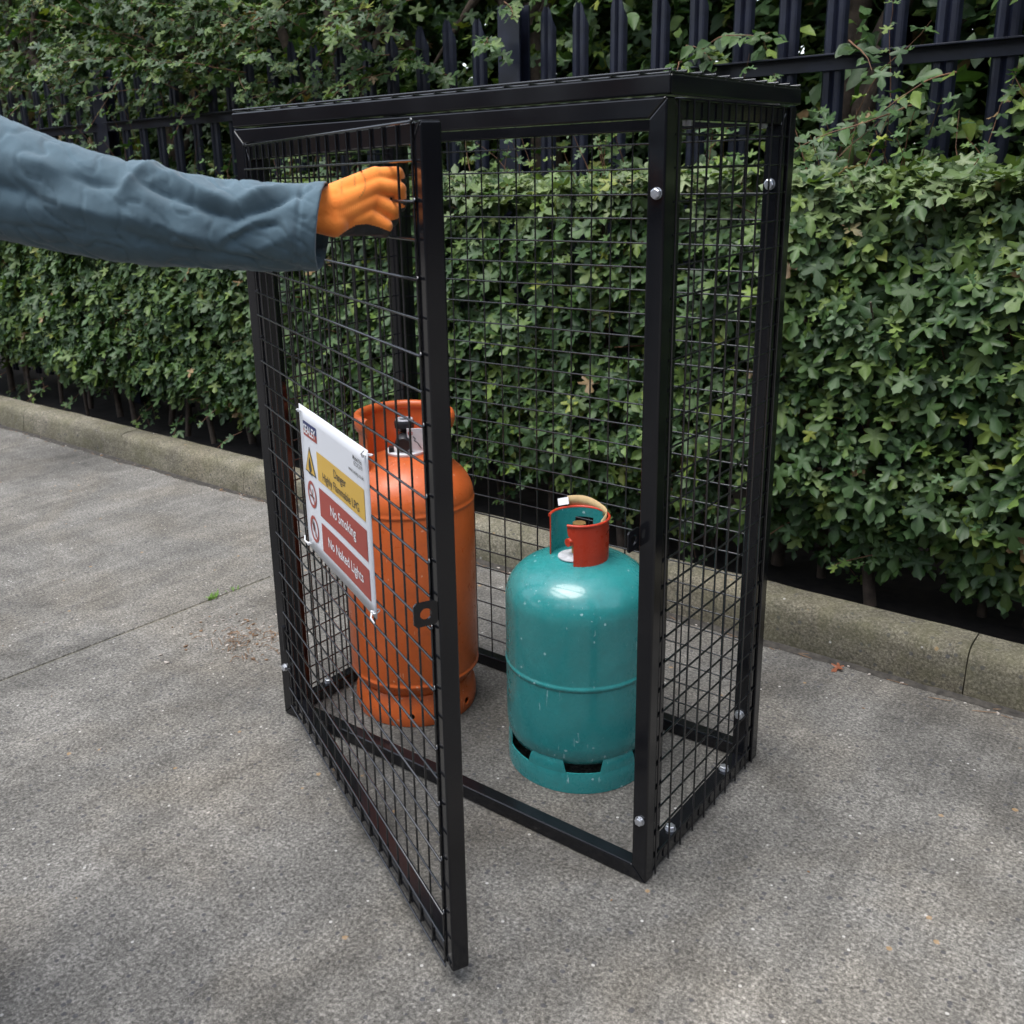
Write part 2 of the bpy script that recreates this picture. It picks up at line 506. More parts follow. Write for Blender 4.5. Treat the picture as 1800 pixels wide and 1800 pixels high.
obj('joint_filler', make_mesh('joint_filler', V, F, 'kerb_concrete', False), g)

kerb = empty('kerb', (0, KERB_Y, 0)); tag(kerb, 'weathered mossy concrete kerb between the yard and the hedge', kind='structure')
def kerb_mesh(L):
    prof = [(0.004, -.08), (0.0, 0.0), (0.010, .085), (0.016, .104), (0.028, .117), (0.045, .122), (0.118, .1235), (0.128, .118), (0.130, .10), (0.130, -.08)]
    V, F = [], []
    nx = 12
    for i in range(nx + 1):
        x = 0.0015 + (L - 0.003) * i / nx
        for k, (y, z) in enumerate(prof):
            j = 0.0022 * mnoise.noise((x * 9 + L * 3, y * 30, z * 30))
            V.append((x, y + j, z + (j if z > 0 else 0)))
    m = len(prof)
    for i in range(nx):
        for k in range(m - 1): F.append((i * m + k, (i + 1) * m + k, (i + 1) * m + k + 1, i * m + k + 1))
    F.append(tuple(range(m))); F.append(tuple(nx * m + k for k in range(m))[::-1])
    me = make_mesh('kerb_stone', V, F, 'kerb_concrete', True)
    bm = bmesh.new(); bm.from_mesh(me)
    for f in bm.faces: f.smooth = len(f.verts) == 4
    for e in bm.edges:
        if any(len(f.verts) > 4 for f in e.link_faces): e.smooth = False
    bm.to_mesh(me); bm.free()
    return me
km = kerb_mesh(0.915)
for i in range(-6, 6):
    o = obj('kerb_stone', km, kerb, Matrix.Translation((-1.451 + 0.915 * i, random.uniform(-.002, .002), random.uniform(-.002, .002))))
soil = obj('soil_bed', make_mesh('soil_bed', [(-14, KERB_Y + .128, .012), (10, KERB_Y + .128, .012), (10, 9, .012), (-14, 9, .012)], [(0, 1, 2, 3)], 'soil', False))
tag(soil, 'dark bare soil bed under the hedge and fence', kind='structure')

# ------------------------------------------------------------------ unseen buildings added across the yard for dark reflections
simple('cladding', (0.075, 0.080, 0.085), 0.55, var=0.2, var_scale=1.5)
simple('door_grey', (0.12, 0.125, 0.13), 0.5)
simple('window_glass', (0.02, 0.025, 0.03), 0.08)
simple('brick_base', (0.13, 0.075, 0.055), 0.9, var=0.3, var_scale=6)
wh = empty('added_warehouse', (7.6, -9.3, 0)); wh.rotation_euler = (0, 0, R(38.7))
tag(wh, 'long grey clad block across the yard, unseen, added to darken reflections', 'added building')
def wbox(name, lo, hi, m): obj(name, make_mesh(name, *box(lo, hi), m, False), wh)
wbox('brick_plinth', (-25, -9, 0), (19, 0, 1.0), 'brick_base')
wbox('wall', (-25.05, -9.05, 1.0), (19.05, .05, 6.6), 'cladding')
for i in range(88): wbox('cladding_rib', (-25 + i * .5, .05, 1.0), (-24.92 + i * .5, .085, 6.6), 'cladding')
wbox('roof_edge', (-25.3, -9.3, 6.6), (19.3, .3, 6.9), 'door_grey')
for x_ in (-11, -2, 7):
    wbox('roller_door', (x_, .0, 0), (x_ + 3.4, .12, 3.6), 'door_grey')
    for k in range(9): wbox('door_slat', (x_, .12, .2 + k * .38), (x_ + 3.4, .145, .45 + k * .38), 'door_grey')
for x_ in (-15.5, -6.2, 2.8, 12):
    wbox('window', (x_, .05, 1.3), (x_ + 2.0, .11, 2.5), 'window_glass')

shed = empty('added_workshop', (-15.5, -7.5, 0)); tag(shed, 'low brick block with a grey roof, unseen, added to cut horizon light from the left', 'added building')  # added out of view to block bright sky low on the left
def sbox(name, lo, hi, m): obj(name, make_mesh(name, *box(lo, hi), m, False), shed)
sbox('wall', (-6, -25, 0), (0, 10.6, 4.2), 'brick_base')
sbox('roof', (-6.3, -25.3, 4.2), (.3, 10.9, 4.7), 'door_grey')
for y_ in (-10, -6, -2, 2, 5.5):
    sbox('window', (0, y_, 1.1), (.05, y_ + 1.8, 2.4), 'window_glass'); sbox('sill', (0, y_ - .1, 1.02), (.10, y_ + 1.9, 1.095), 'door_grey')
sbox('door', (0, .2, 0), (.06, 1.3, 2.1), 'cladding')

# ------------------------------------------------------------------ palisade fence
FENCE_Y = 1.75
fence = empty('palisade_fence', (-.57, FENCE_Y, 0.05))
tag(fence, 'dark navy steel palisade fence with pointed pales behind the hedge', 'fence')
FM = Matrix.Translation((.57, -FENCE_Y, -.05))
def pale_mesh():
    px = [(-.034, .014, -.075), (-.026, .002, -.045), (-.020, 0, -.020), (-.008, 0, 0), (0, .009, -.008), (.008, 0, 0), (.020, 0, -.020), (.026, .002, -.045), (.034, .014, -.075)]
    V, F = [], []
    for (x, y, dz) in px:
        for zz in (0.06, 1.0, 1.83 + dz):
            V += [(x, y, zz), (x * 0.97, y + .003, zz)]
    for i in range(len(px) - 1):
        a, b = i * 6, (i + 1) * 6
        for k in (0, 2):
            F += [(a + k, b + k, b + k + 2, a + k + 2), (a + k + 1, a + k + 3, b + k + 3, b + k + 1)]
        F += [(a + 4, b + 4, b + 5, a + 5)]
    for e in (0, (len(px) - 1) * 6):
        for k in (0, 2):
            F += [(e + k, e + k + 1, e + k + 3, e + k + 2)] if e else [(e + k, e + k + 2, e + k + 3, e + k + 1)]
    return make_mesh('pale', V, F, 'fence_paint', False)
pm = pale_mesh()
px0, pitch = -.124 - .15 * 31, .15
for i in range(52):
    x = px0 + pitch * i + random.uniform(-.004, .004)
    if min(abs(x - p) for p in (-.57, 2.18, -3.32, -6.07)) < .06: continue
    M = Matrix.Translation((x, FENCE_Y + .006, random.uniform(-.012, .012))) @ Matrix.Rotation(random.uniform(-.006, .006), 4, 'Y') @ Matrix.Rotation(random.uniform(-.06, .06), 4, 'Z')
    obj('pale', pm, fence, FM @ M)
for px_ in (-6.07, -3.32, -.57, 2.18):
    mb = MB()
    mb.add(*box((px_ - .05, FENCE_Y - .01, 0), (px_ + .05, FENCE_Y - .002, 1.845), .002))
    mb.add(*box((px_ - .004, FENCE_Y - .0025, 0), (px_ + .004, FENCE_Y + .05, 1.84), .001))
    mb.add(*box((px_ - .05, FENCE_Y + .05, 0), (px_ + .05, FENCE_Y + .058, 1.845), .002))
    mb.build('post', 'fence_paint', fence, M=FM)
for z in (1.527, .30):
    for (xa, xb) in ((-6.02, -3.37), (-3.27, -.62), (-.52, 2.13)):
        mb = MB()
        mb.add(*box((xa, FENCE_Y - .006, z), (xb, FENCE_Y + .000, z + .045), .0012))
        mb.add(*box((xa, FENCE_Y - .045, z + .0395), (xb, FENCE_Y - .0062, z + .045), .0012))
        mb.build('rail', 'fence_paint', fence, M=FM)

# ------------------------------------------------------------------ foliage
HALF = [(0, 0), (.07, -.06), (.16, -.10), (.30, -.085), (.33, -.02), (.26, .06), (.18, .125), (.32, .17), (.47, .27), (.53, .36), (.46, .455), (.34, .445), (.14, .385), (.15, .52), (.215, .66), (.19, .78), (.09, .85), (0, .97)]
HALF2 = [(0, 0), (.16, -.10), (.32, -.04), (.20, .125), (.50, .32), (.42, .46), (.155, .40), (.20, .72), (0, .97)]
OVAL = [(0, 0), (.17, .12), (.27, .34), (.25, .58), (.13, .82), (0, 1.0)]
def leaf_template(half, curl, fold, twist, wav):
    out = list(half) + [(-x, y) for (x, y) in half[-2:0:-1]]
    P = np.array([(0, .24)] + out, float)
    r = np.hypot(P[:, 0], P[:, 1] - .24)
    z = fold * np.abs(P[:, 0]) - curl * (np.maximum(P[:, 1], 0) ** 2) - 0.30 * np.abs(curl) * (P[:, 0] ** 2) * 2 + twist * P[:, 0] * P[:, 1]
    z = z + wav * np.sin(np.arctan2(P[:, 1] - .24, P[:, 0]) * 5) * r * .22
    V = np.column_stack([P, z])
    m = len(out)
    T = np.array([(0, 1 + i, 1 + (i + 1) % m) for i in range(m)])
    return V, T
TEMPL = {}
for key, half in (('hi', HALF), ('lo', HALF2), ('oval', OVAL)):
    TEMPL[key] = [leaf_template(half, c, f, t, w) for c, f, t, w in ((.16, .22, .1, .5), (.30, .12, -.12, .8), (.05, .30, .15, -.6), (.42, .18, .05, .9), (.22, -.10, -.2, -.8), (.55, .30, .2, .4), (.10, .05, -.25, 1.0), (-.12, .22, .1, .6))]

def nrm(a): return a / np.maximum(np.linalg.norm(a, axis=1, keepdims=True), 1e-9)

def bases(N, T):
    N = nrm(N); T = T - N * np.sum(N * T, axis=1, keepdims=True); T = nrm(T)
    X = np.cross(T, N)
    return X, T, N

def leaf_colors(n, warm=0.05, bright=0.0):
    A = np.array([(.025, .057, .016), (.043, .086, .021), (.076, .125, .027), (.045, .088, .030), (.112, .164, .030)])
    k = rng.choice(5, n, p=[.26, .30, .20, .16, .08])
    C = A[k] * rng.uniform(.8, 1.25, (n, 1)) * (1 + bright)
    y = rng.random(n)
    C[y < warm] = np.array([.17, .20, .035]) * rng.uniform(.7, 1.2, ((y < warm).sum(), 1))
    C[y < warm * .35] = np.array([.24, .16, .075]) * rng.uniform(.6, 1.2, ((y < warm * .35).sum(), 1))
    return C

def raw_tri_mesh(name, V, T, C, material='leaf'):
    me = bpy.data.meshes.new(name)
    nv, nt = len(V), len(T)
    me.vertices.add(nv); me.vertices.foreach_set('co', V.astype(np.float32).ravel())
    me.loops.add(nt * 3); me.loops.foreach_set('vertex_index', T.astype(np.int32).ravel())
    me.polygons.add(nt); me.polygons.foreach_set('loop_start', np.arange(0, nt * 3, 3, dtype=np.int32))
    me.polygons.foreach_set('use_smooth', np.ones(nt, dtype=bool))
    a = me.attributes.new('leafcol', 'FLOAT_COLOR', 'POINT')
    a.data.foreach_set('color', np.column_stack([C, np.ones(len(C))]).astype(np.float32).ravel())
    me.materials.append(MAT[material])
    me.update(calc_edges=True)
    return me

def foliage_mesh(name, P, N, T, S, C, lod='hi'):
    X, Y, Z = bases(N, T)
    ids = rng.integers(0, len(TEMPL[lod]), len(P))
    Vs, Ts, Cs, off = [], [], [], 0
    for k, (tv, tt) in enumerate(TEMPL[lod]):
        s = np.where(ids == k)[0]
        if not len(s): continue
        loc = tv[None] * S[s][:, None, None]
        W = P[s][:, None] + loc[..., 0:1] * X[s][:, None] + loc[..., 1:2] * Y[s][:, None] + loc[..., 2:3] * Z[s][:, None]
        m = tv.shape[0]
        Vs.append(W.reshape(-1, 3)); Ts.append((tt[None] + (np.arange(len(s)) * m)[:, None, None] + off).reshape(-1, 3))
        cc = np.repeat(C[s], m, axis=0).reshape(len(s), m, 3).copy()
        cc[:, 0] *= 1.2                                   # paler veins at the leaf's heart
        Cs.append(cc.reshape(-1, 3)); off += len(s) * m
    return raw_tri_mesh(name, np.concatenate(Vs), np.concatenate(Ts), np.concatenate(Cs))

LEAF_VAR = {}
def leaf_variants(lod):
    if lod not in LEAF_VAR:
        L = []
        for i in range(16):
            tv, tt = TEMPL[lod][i % 8]
            c = leaf_colors(1, 0.0)
            L.append(raw_tri_mesh('leaf', tv, tt, np.repeat(c, len(tv), 0)))
        LEAF_VAR[lod] = L
    return LEAF_VAR[lod]

def leaf_parts(parent, P, N, T, S, lod='hi'):
    X, Y, Z = bases(N, T)
    var = leaf_variants(lod)
    inv = parent.matrix_basis.inverted()
    for i in range(len(P)):
        s = S[i]
        M = Matrix(((X[i, 0] * s, Y[i, 0] * s, Z[i, 0] * s, P[i, 0]), (X[i, 1] * s, Y[i, 1] * s, Z[i, 1] * s, P[i, 1]), (X[i, 2] * s, Y[i, 2] * s, Z[i, 2] * s, P[i, 2]), (0, 0, 0, 1)))
        obj('leaf', var[random.randrange(16)], parent, inv @ M)

_Rc = np.array(cam.rotation_euler.to_matrix())
def project(P):
    q = (np.asarray(P) - np.array(CAM_LOC)) @ _Rc
    return 824.02 + FPX * q[:, 0] / -q[:, 2], 788.64 - FPX * q[:, 1] / -q[:, 2], -q[:, 2]

def fnoise(x, z, sc, seed=0.0):
    return np.array([mnoise.noise((a * sc + seed, b * sc - seed, seed * 1.7)) for a, b in zip(x, z)])

class Leaves:
    def __init__(s): s.P = []; s.N = []; s.T = []; s.S = []; s.K = []
    def put(s, P, N, T, S, K=None):      # K: paleness, for young growth and for top light painted into the colour
        s.P.append(P); s.N.append(N); s.T.append(T); s.S.append(S); s.K.append(np.zeros(len(P)) if K is None else K)
    def cat(s): return [np.concatenate(a) for a in (s.P, s.N, s.T, s.S, s.K)]
    def finish(s, parent, foliage_name, n_parts, pick, lod='hi', warm=.05, bright=0.0):
        P, N, T, S, K = s.cat()
        u, v, d = project(P)
        inside = (u > 150) & (u < 1640) & (v > 0) & (v < 1250)
        score = np.where(inside & (K < .3), pick(P, d, S), -1e9) + rng.random(len(P)) * .02
        k = np.argsort(-score)[:n_parts]
        k = k[score[k] > -1e8]
        leaf_parts(parent, P[k], N[k], T[k], S[k], lod)
        rest = np.ones(len(P), bool); rest[k] = False
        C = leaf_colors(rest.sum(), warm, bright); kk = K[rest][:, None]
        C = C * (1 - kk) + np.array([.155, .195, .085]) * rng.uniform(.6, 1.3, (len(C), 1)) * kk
        me = foliage_mesh(foliage_name, P[rest], N[rest], T[rest], S[rest], C, lod)
        o = obj(foliage_name, me, parent, parent.matrix_basis.inverted())
        o['kind'] = 'stuff'
        return o

def spray(L, tw, p, d, length, n, size, droop=.25, r=.0022):
    """a leafy shoot: returns its twig tube, adds leaves in pairs"""
    p = Vector(p); d = Vector(d).normalized()
    pts = [p.copy()]
    seg = max(4, int(length / .045))
    for i in range(seg):
        d = (d + Vector((random.gauss(0, .10), random.gauss(0, .10), random.gauss(0, .08) - droop / seg))).normalized()
        pts.append(pts[-1] + d * (length / seg))
    tw.add(*tube(pts, [max(.0007, r * (1 - .7 * i / seg)) for i in range(len(pts))], 5))
    PP, NN, TT, SS = [], [], [], []
    for k in range(n):
        t = (k + .6) / n
        f = t * seg; i = min(int(f), seg - 1)
        q = pts[i].lerp(pts[i + 1], f - i)
        dd = (pts[i + 1] - pts[i]).normalized()
        side = dd.cross(Vector((0, 0, 1)));
        if side.length < 1e-3: side = Vector((1, 0, 0))
        side.normalize(); side = Matrix.Rotation(random.uniform(-.6, .6), 3, dd) @ side
        for sg in (-1, 1):
            tip = (side * sg + dd * .6 + Vector((0, -.25, -.55 * random.random()))).normalized()
            nn = Vector((random.gauss(0, .3), -.45 + random.gauss(0, .3), .75))
            PP.append(q + tip * random.uniform(.004, .022)); TT.append(tip); NN.append(nn); SS.append(size * random.uniform(.6, 1.15) * (1 - .35 * t))
    L.put(np.array(PP), np.array(NN), np.array(TT), np.array(SS))

# --- the clipped maple hedge in front of the fence
hedge = empty('maple_hedge', (-.6, 1.42, .06))
tag(hedge, 'clipped green field maple hedge along the kerb in front of the fence', 'hedge')
bpy.context.view_layer.update()
HI = hedge.matrix_basis.inverted()
L = Leaves()
XA, XB = -5.4, 2.3
def front_y(x, z): return 1.225 + .055 * fnoise(x, z, 3.1, 3.3) + .03 * fnoise(x, z, 9, 8.1) + .05 * np.clip((z - 1.0) / .25, 0, 1) ** 2 + .10 * np.clip((.42 - z) / .25, 0, 1)
def bottom_z(x): return .255 - .055 * (x - (-1.5)) / 2.5 + .075 * fnoise(x, x * 0, 2.6, 5.2)
n = 26000
x = rng.uniform(XA, XB, n); z = rng.uniform(.08, 1.255, n)
keep = z > bottom_z(x) + rng.normal(0, .035, n)
x, z = x[keep], z[keep]
dep = np.where(rng.random(len(x)) < .72, np.abs(rng.normal(0, .035, len(x))), rng.uniform(.03, .26, len(x)))
y = front_y(x, z) + dep
clump = fnoise(x, z, 7.5, 1.1)
keep = (clump > -.36) | (rng.random(len(x)) < .25)
x, y, z, dep = x[keep], y[keep], z[keep], dep[keep]
m = len(x)
P = np.column_stack([x, y, z])
N = np.column_stack([rng.normal(0, .38, m), -0.72 + rng.normal(0, .32, m), .62 + rng.normal(0, .34, m)])
T = np.column_stack([rng.normal(0, .55, m), -.40 + rng.normal(0, .25, m), -.80 + rng.normal(0, .35, m)])
S = (.031 + .047 * rng.random(m) ** 1.3) * np.where(dep > .1, 1.1, 1)
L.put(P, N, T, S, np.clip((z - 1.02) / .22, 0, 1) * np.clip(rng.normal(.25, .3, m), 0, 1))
# top of the hedge
n = 5200
x = rng.uniform(XA, XB, n); y = rng.uniform(1.22, 1.66, n)
z = 1.235 + .05 * fnoise(x, y, 3.5, 2.2) + .03 * fnoise(x, y, 11, 4.4) - np.abs(rng.normal(0, .03, n)) - .03 * np.clip((1.30 - y) / .1, 0, 1)
P = np.column_stack([x, y, z])
N = np.column_stack([rng.normal(0, .4, n), rng.normal(-.2, .4, n), np.ones(n)])
T = np.column_stack([rng.normal(0, 1, n), rng.normal(-.4, 1, n), rng.normal(-.25, .3, n)])
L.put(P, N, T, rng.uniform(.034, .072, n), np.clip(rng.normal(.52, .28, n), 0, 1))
tw = MB()
for i in range(120):                                    # young shoots above the trimmed top
    xx = random.uniform(XA, XB); yy = random.uniform(1.28, 1.68)
    spray(L, tw, (xx, yy, 1.20), (random.gauss(0, .35), random.gauss(-.05, .25), 1), random.uniform(.08, .26), random.randint(2, 5), random.uniform(.035, .065), droop=.2)
for i in range(38):                                     # taller shoots leaning on the fence
    xx = random.choice((random.uniform(XA, -1.2), random.uniform(-.6, XB)))
    spray(L, tw, (xx, random.uniform(1.58, 1.70), 1.2), (random.gauss(0, .25), random.gauss(-.05, .12), 1), random.uniform(.22, .55), random.randint(4, 8), random.uniform(.045, .075), droop=.3)
for i in range(60):                                     # low sprigs hanging under the leaf skirt
    xx = random.uniform(XA, XB)
    spray(L, tw, (xx, random.uniform(1.30, 1.5), random.uniform(.12, .32)), (random.gauss(0, .6), -.5, -.1), random.uniform(.08, .22), random.randint(2, 4), .055, droop=.5)
for i in range(420):                                    # bare brown twigs among the leaves
    xx = random.uniform(XA, XB); zz = random.uniform(.35, 1.2)
    p = Vector((xx, 1.40, zz - .05)); d = Vector((random.gauss(0, .5), -1, random.gauss(.45, .3))).normalized()
    tw.add(*tube([p, p + d * .10 + Vector((0, 0, random.gauss(0, .01))), p + d * random.uniform(.16, .22)], [.003, .0022, .001], 4))
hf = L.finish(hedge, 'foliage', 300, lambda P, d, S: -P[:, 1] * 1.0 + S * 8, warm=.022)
o = tw.build('twigs', 'twig', hedge, True, HI); o['kind'] = 'stuff'
xs = np.arange(XA + .1, XB, .21)
for xx in xs:                                           # stems standing in the dark gap under the leaves
    mb = MB()
    xx = xx + random.uniform(-.06, .06); yy = random.uniform(1.36, 1.52); r0 = random.uniform(.009, .022)
    lean = random.gauss(0, .10)
    pts = [(xx, yy, .03), (xx + lean * .3 + random.gauss(0, .01), yy, .25), (xx + lean * .6, yy + random.gauss(0, .02), .5), (xx + lean + random.gauss(0, .03), yy, .85), (xx + lean * 1.4, yy, 1.15)]
    mb.add(*tube(pts, [r0, r0 * .85, r0 * .65, r0 * .45, r0 * .2], 8))
    for k in range(3):
        b0 = Vector(pts[1]).lerp(Vector(pts[3]), random.random()); dd = Vector((random.gauss(0, .7), -.6 + random.gauss(0, .4), .8)).normalized()
        mb.add(*tube([b0, b0 + dd * .12, b0 + dd * .24 + Vector((0, 0, .03))], [r0 * .4, r0 * .25, r0 * .12], 5))
    mb.build('stem', 'bark', hedge, True, HI)

# --- trees and shrubs growing behind the fence, some hanging over it
def tree(name, label, x, y, h, crown, nleaf, size, lod, parts=60, over=(), warm=.04):
    t = empty(name, (x, y, .05)); tag(t, label, 'shrub' if 'shrub' in name else 'tree', 'trees and shrubs behind the palisade fence')
    bpy.context.view_layer.update()
    inv = t.matrix_basis.inverted()
    mb = MB()
    r0 = .03 + .016 * h
    top = Vector((x + random.gauss(0, .15), y + random.gauss(0, .1), h * .72))
    mid = Vector((x + random.gauss(0, .06), y, h * .35))
    pts = [Vector((x, y, .0)), mid, top]
    mb.add(*tube(pts, [r0, r0 * .7, r0 * .3], 9)); mb.build('trunk', 'bark', t, True, inv)
    cx, cy_, cz, rx, ry, rz = crown
    for k in range(7):
        b = Vector((x, y, 0)).lerp(mid, .6).lerp(top, random.random())
        a = random.uniform(0, 6.28)
        e = Vector((cx + rx * .75 * math.cos(a), cy_ + ry * .75 * math.sin(a), cz + rz * random.uniform(-.5, .6)))
        m_ = b.lerp(e, .5) + Vector((0, 0, .08))
        lb = MB(); lb.add(*tube([b, m_, e], [r0 * .42, r0 * .28, .004], 6)); lb.build('limb', 'bark', t, True, inv)
    L = Leaves()
    q = nrm(rng.normal(0, 1, (nleaf, 3))) * (rng.random((nleaf, 1)) ** (1 / 2.2))
    P = np.array([cx, cy_, cz]) + q * np.array([rx, ry, rz])
    cl = np.array([mnoise.noise((a[0] * 3 + x, a[1] * 3, a[2] * 3)) for a in P])
    P = P[(cl > -.18) & (P[:, 1] > FENCE_Y + .10) & (P[:, 2] > .06)]
    m = len(P)
    N = np.column_stack([rng.normal(0, .45, m), rng.normal(-.35, .4, m), .8 + rng.normal(0, .35, m)])
    T = np.column_stack([rng.normal(0, .8, m), rng.normal(-.4, .6, m), rng.normal(-.6, .4, m)])
    L.put(P, N, T, rng.uniform(.65, 1.25, m) * size)
    tw = MB()
    for (p, d, ln, nn, sz, dr) in over: spray(L, tw, p, d, ln, nn, sz, dr, .003)
    L.finish(t, 'crown', parts, lambda P, d, S: -P[:, 1] + S * 2, lod, warm)
    if tw.V:
        o = tw.build('overhanging_twigs', 'twig', t, True, inv); o['kind'] = 'stuff'
    return t

def overs(xa, xb, n, z0, z1, ya=1.55, yb=1.80, down=.5):
    return [((random.uniform(xa, xb), random.uniform(ya, yb), random.uniform(z0, z1)), (random.gauss(0, .6), -.45 + random.gauss(0, .25), random.uniform(-.3, .5)), random.uniform(.16, .42), random.randint(4, 8), random.uniform(.05, .085), down) for _ in range(n)]
tree('maple_tree', 'leafy maple spilling over the fence at the far left, furthest from the cage', -5.3, 2.35, 3.6, (-5.2, 2.5, 2.5, 1.15, .80, 2.4), 7140, .075, 'lo', 60, overs(-6.0, -4.3, 30, 1.84, 2.4))
tree('maple_tree', 'leafy maple hanging low over the fence behind the raised arm', -3.5, 2.30, 3.7, (-3.6, 2.45, 2.5, 1.155, .80, 2.4), 8840, .075, 'hi', 180, overs(-4.4, -2.2, 115, 1.66, 2.4))
tree('maple_tree', 'leafy maple hanging over the fence just above the cage roof, left part', -2.1, 2.30, 3.6, (-2.1, 2.45, 2.5, 1.15, .80, 2.4), 8840, .072, 'hi', 200, overs(-2.5, -1.0, 115, 1.58, 2.35))
tree('maple_tree', 'thin maple behind the wide fence post above the cage roof', -.75, 2.40, 3.6, (-.75, 2.55, 2.5, 1.1, .80, 2.4), 7820, .072, 'hi', 100, overs(-1.3, -.2, 12, 1.6, 2.2, 1.66, 1.85))
tree('leafy_shrub', 'oval leaved shrub behind the fence above the right end of the cage', .45, 2.35, 3.3, (.45, 2.5, 2.4, 1.1, .80, 2.3), 8500, .080, 'oval', 120, overs(-.1, .9, 9, 1.5, 2.1, 1.70, 1.85))
tree('leafy_shrub', 'oval leaved shrub behind the fence at the far right of the picture', 1.75, 2.30, 3.3, (1.7, 2.45, 2.4, 1.1, .80, 2.3), 7820, .080, 'oval', 120, overs(.9, 2.2, 16, 1.4, 2.1, 1.66, 1.85))

# a belt of bigger trees further back that closes the view
n = 30000
x = rng.uniform(-14, 8, n); y = rng.uniform(3.0, 5.2, n)
hh = 5.0 + 1.2 * fnoise(x, y * 0, .8, 9.0)
z = rng.random(n) ** .85 * hh
P = np.column_stack([x, y, z])
N = np.column_stack([rng.normal(0, .5, n), rng.normal(-.4, .5, n), .7 + rng.normal(0, .4, n)])
T = np.column_stack([rng.normal(0, .8, n), rng.normal(-.3, .6, n), rng.normal(-.6, .4, n)])
o = obj('woodland', foliage_mesh('woodland', P, N, T, rng.uniform(.16, .34, n), leaf_colors(n, .02) * .8, 'lo'))
tag(o, 'dark dense belt of trees further back behind the fence', 'woodland', kind='stuff')
n = 12000  # more trees, out of view, added to close bright horizon gaps in reflections
x = np.where(rng.random(n) < .62, rng.uniform(7, 27, n), rng.uniform(-24, -13, n)); y = rng.uniform(2.6, 6.0, n)
P = np.column_stack([x, y, rng.random(n) ** .9 * (6.0 + 1.2 * fnoise(x, y * 0, .8, 9.0))])
N = np.column_stack([rng.normal(0, .5, n), rng.normal(-.4, .5, n), .7 + rng.normal(0, .4, n)])
T = np.column_stack([rng.normal(0, .8, n), rng.normal(-.3, .6, n), rng.normal(-.6, .4, n)])
o = obj('woodland', foliage_mesh('woodland', P, N, T, rng.uniform(.30, .60, n), leaf_colors(n, .02) * .8, 'lo'))
tag(o, 'unseen trees added along the fence line at both ends to hide bright horizon', 'woodland', kind='stuff')

# ------------------------------------------------------------------ the steel mesh cage
CW, CD_, CH, TB = 0.9944, 0.5055, 1.365, 0.0295
cage = empty('gas_cage', (0, 0, 0))
tag(cage, 'black steel mesh gas bottle cage standing on the concrete with its door open', 'cage')
WR = 0.0019
def plane_matrix(o, X, Y, Z):
    return Matrix(((X[0], Y[0], Z[0], o[0]), (X[1], Y[1], Z[1], o[1]), (X[2], Y[2], Z[2], o[2]), (0, 0, 0, 1)))
def wires(parent, xs, ys, x0, x1, y0, y1, zv, zh, hook=0.0):
    """welded mesh in a panel's own plane; zv, zh: heights of the upright and level wires over the frame's face"""
    vm = make_mesh('wire', *tube([(0, y0, 0), (0, (y0 + y1) / 2, random.uniform(-.0006, .0006)), (0, y1, 0)], WR, 8), 'wire_black')
    hp = [(x0, 0, 0), ((x0 + x1) / 2, 0, 0), (x1, 0, 0)]
    hm = make_mesh('wire', *tube(hp, WR, 8), 'wire_black')
    hk = hm
    if hook:
        dz = -zh + .001
        hk = make_mesh('wire', *tube([(x0 + .012, .004, dz), (x0 + .001, .001, -.0015), (x0 + .003, 0, 0), ((x0 + x1) / 2, 0, .0004), (x1 - .003, 0, 0), (x1 - .001, .001, -.0015), (x1 - .012, .004, dz)], WR, 8), 'wire_black')
    for x in xs: obj('wire', vm, parent, Matrix.Translation((x + random.uniform(-.0008, .0008), 0, zv)) @ Matrix.Rotation(random.uniform(-.0012, .0012), 4, 'Z'))
    for i, y in enumerate(ys): obj('wire', hk if i % 2 else hm, parent, Matrix.Translation((0, y + random.uniform(-.0008, .0008), zh)) @ Matrix.Rotation(random.uniform(-.0012, .0012), 4, 'Z'))
bolt_mesh = None
def bolt(parent, p, nrmv, sc=1.0):
    global bolt_mesh
    if bolt_mesh is None:
        hb = hexbolt(); bolt_mesh = make_mesh('bolt', hb.V, hb.F, 'zinc', False)
    q = Vector(nrmv).to_track_quat('Z', 'Y').to_matrix().to_4x4() @ Matrix.Rotation(random.uniform(0, 1), 4, 'Z')
    return obj('bolt', bolt_mesh, parent, Matrix.Translation(p) @ q @ Matrix.Scale(sc, 4))

# front frame: the door opening
fm_ = plane_matrix((0, 0, .0015), (1, 0, 0), (0, 0, 1), (0, -1, 0))
ff = mitred_frame(CW, CH - .0015, TB, .0305).build('front_frame', 'black', cage, M=fm_)
for (x, z) in ((.9815, 1.2287), (.980, .1316), (.0165, 1.2287), (.0165, .1308)): bolt(ff, (x, z - .0015, 0), (0, 0, 1))
def lock_plate():
    # square lug with a round hole for a padlock, in its own XY plane
    a, hr, th, n = .0185, .0088, .003, 24
    out, inn = [], []
    for k in range(n):
        th_ = 2 * math.pi * (k + .5) / n; c, s_ = math.cos(th_), math.sin(th_)
        m_ = max(abs(c), abs(s_)); sc = a / m_ * (1 if m_ < .95 else 1)
        rr = min(sc, a * 1.30)
        out.append((c * rr, s_ * rr)); inn.append((c * hr, s_ * hr))
    V = [(x, y, 0) for x, y in out] + [(x, y, 0) for x, y in inn] + [(x, y, th) for x, y in out] + [(x, y, th) for x, y in inn]
    F = []
    for k in range(n):
        j = (k + 1) % n
        F += [(k, n + k, n + j, j), (2 * n + k, 2 * n + j, 3 * n + j, 3 * n + k), (k, j, 2 * n + j, 2 * n + k), (n + k, 3 * n + k, 3 * n + j, n + j)]
    return make_mesh('lock_plate', V, F, 'black', False)
lp = lock_plate()
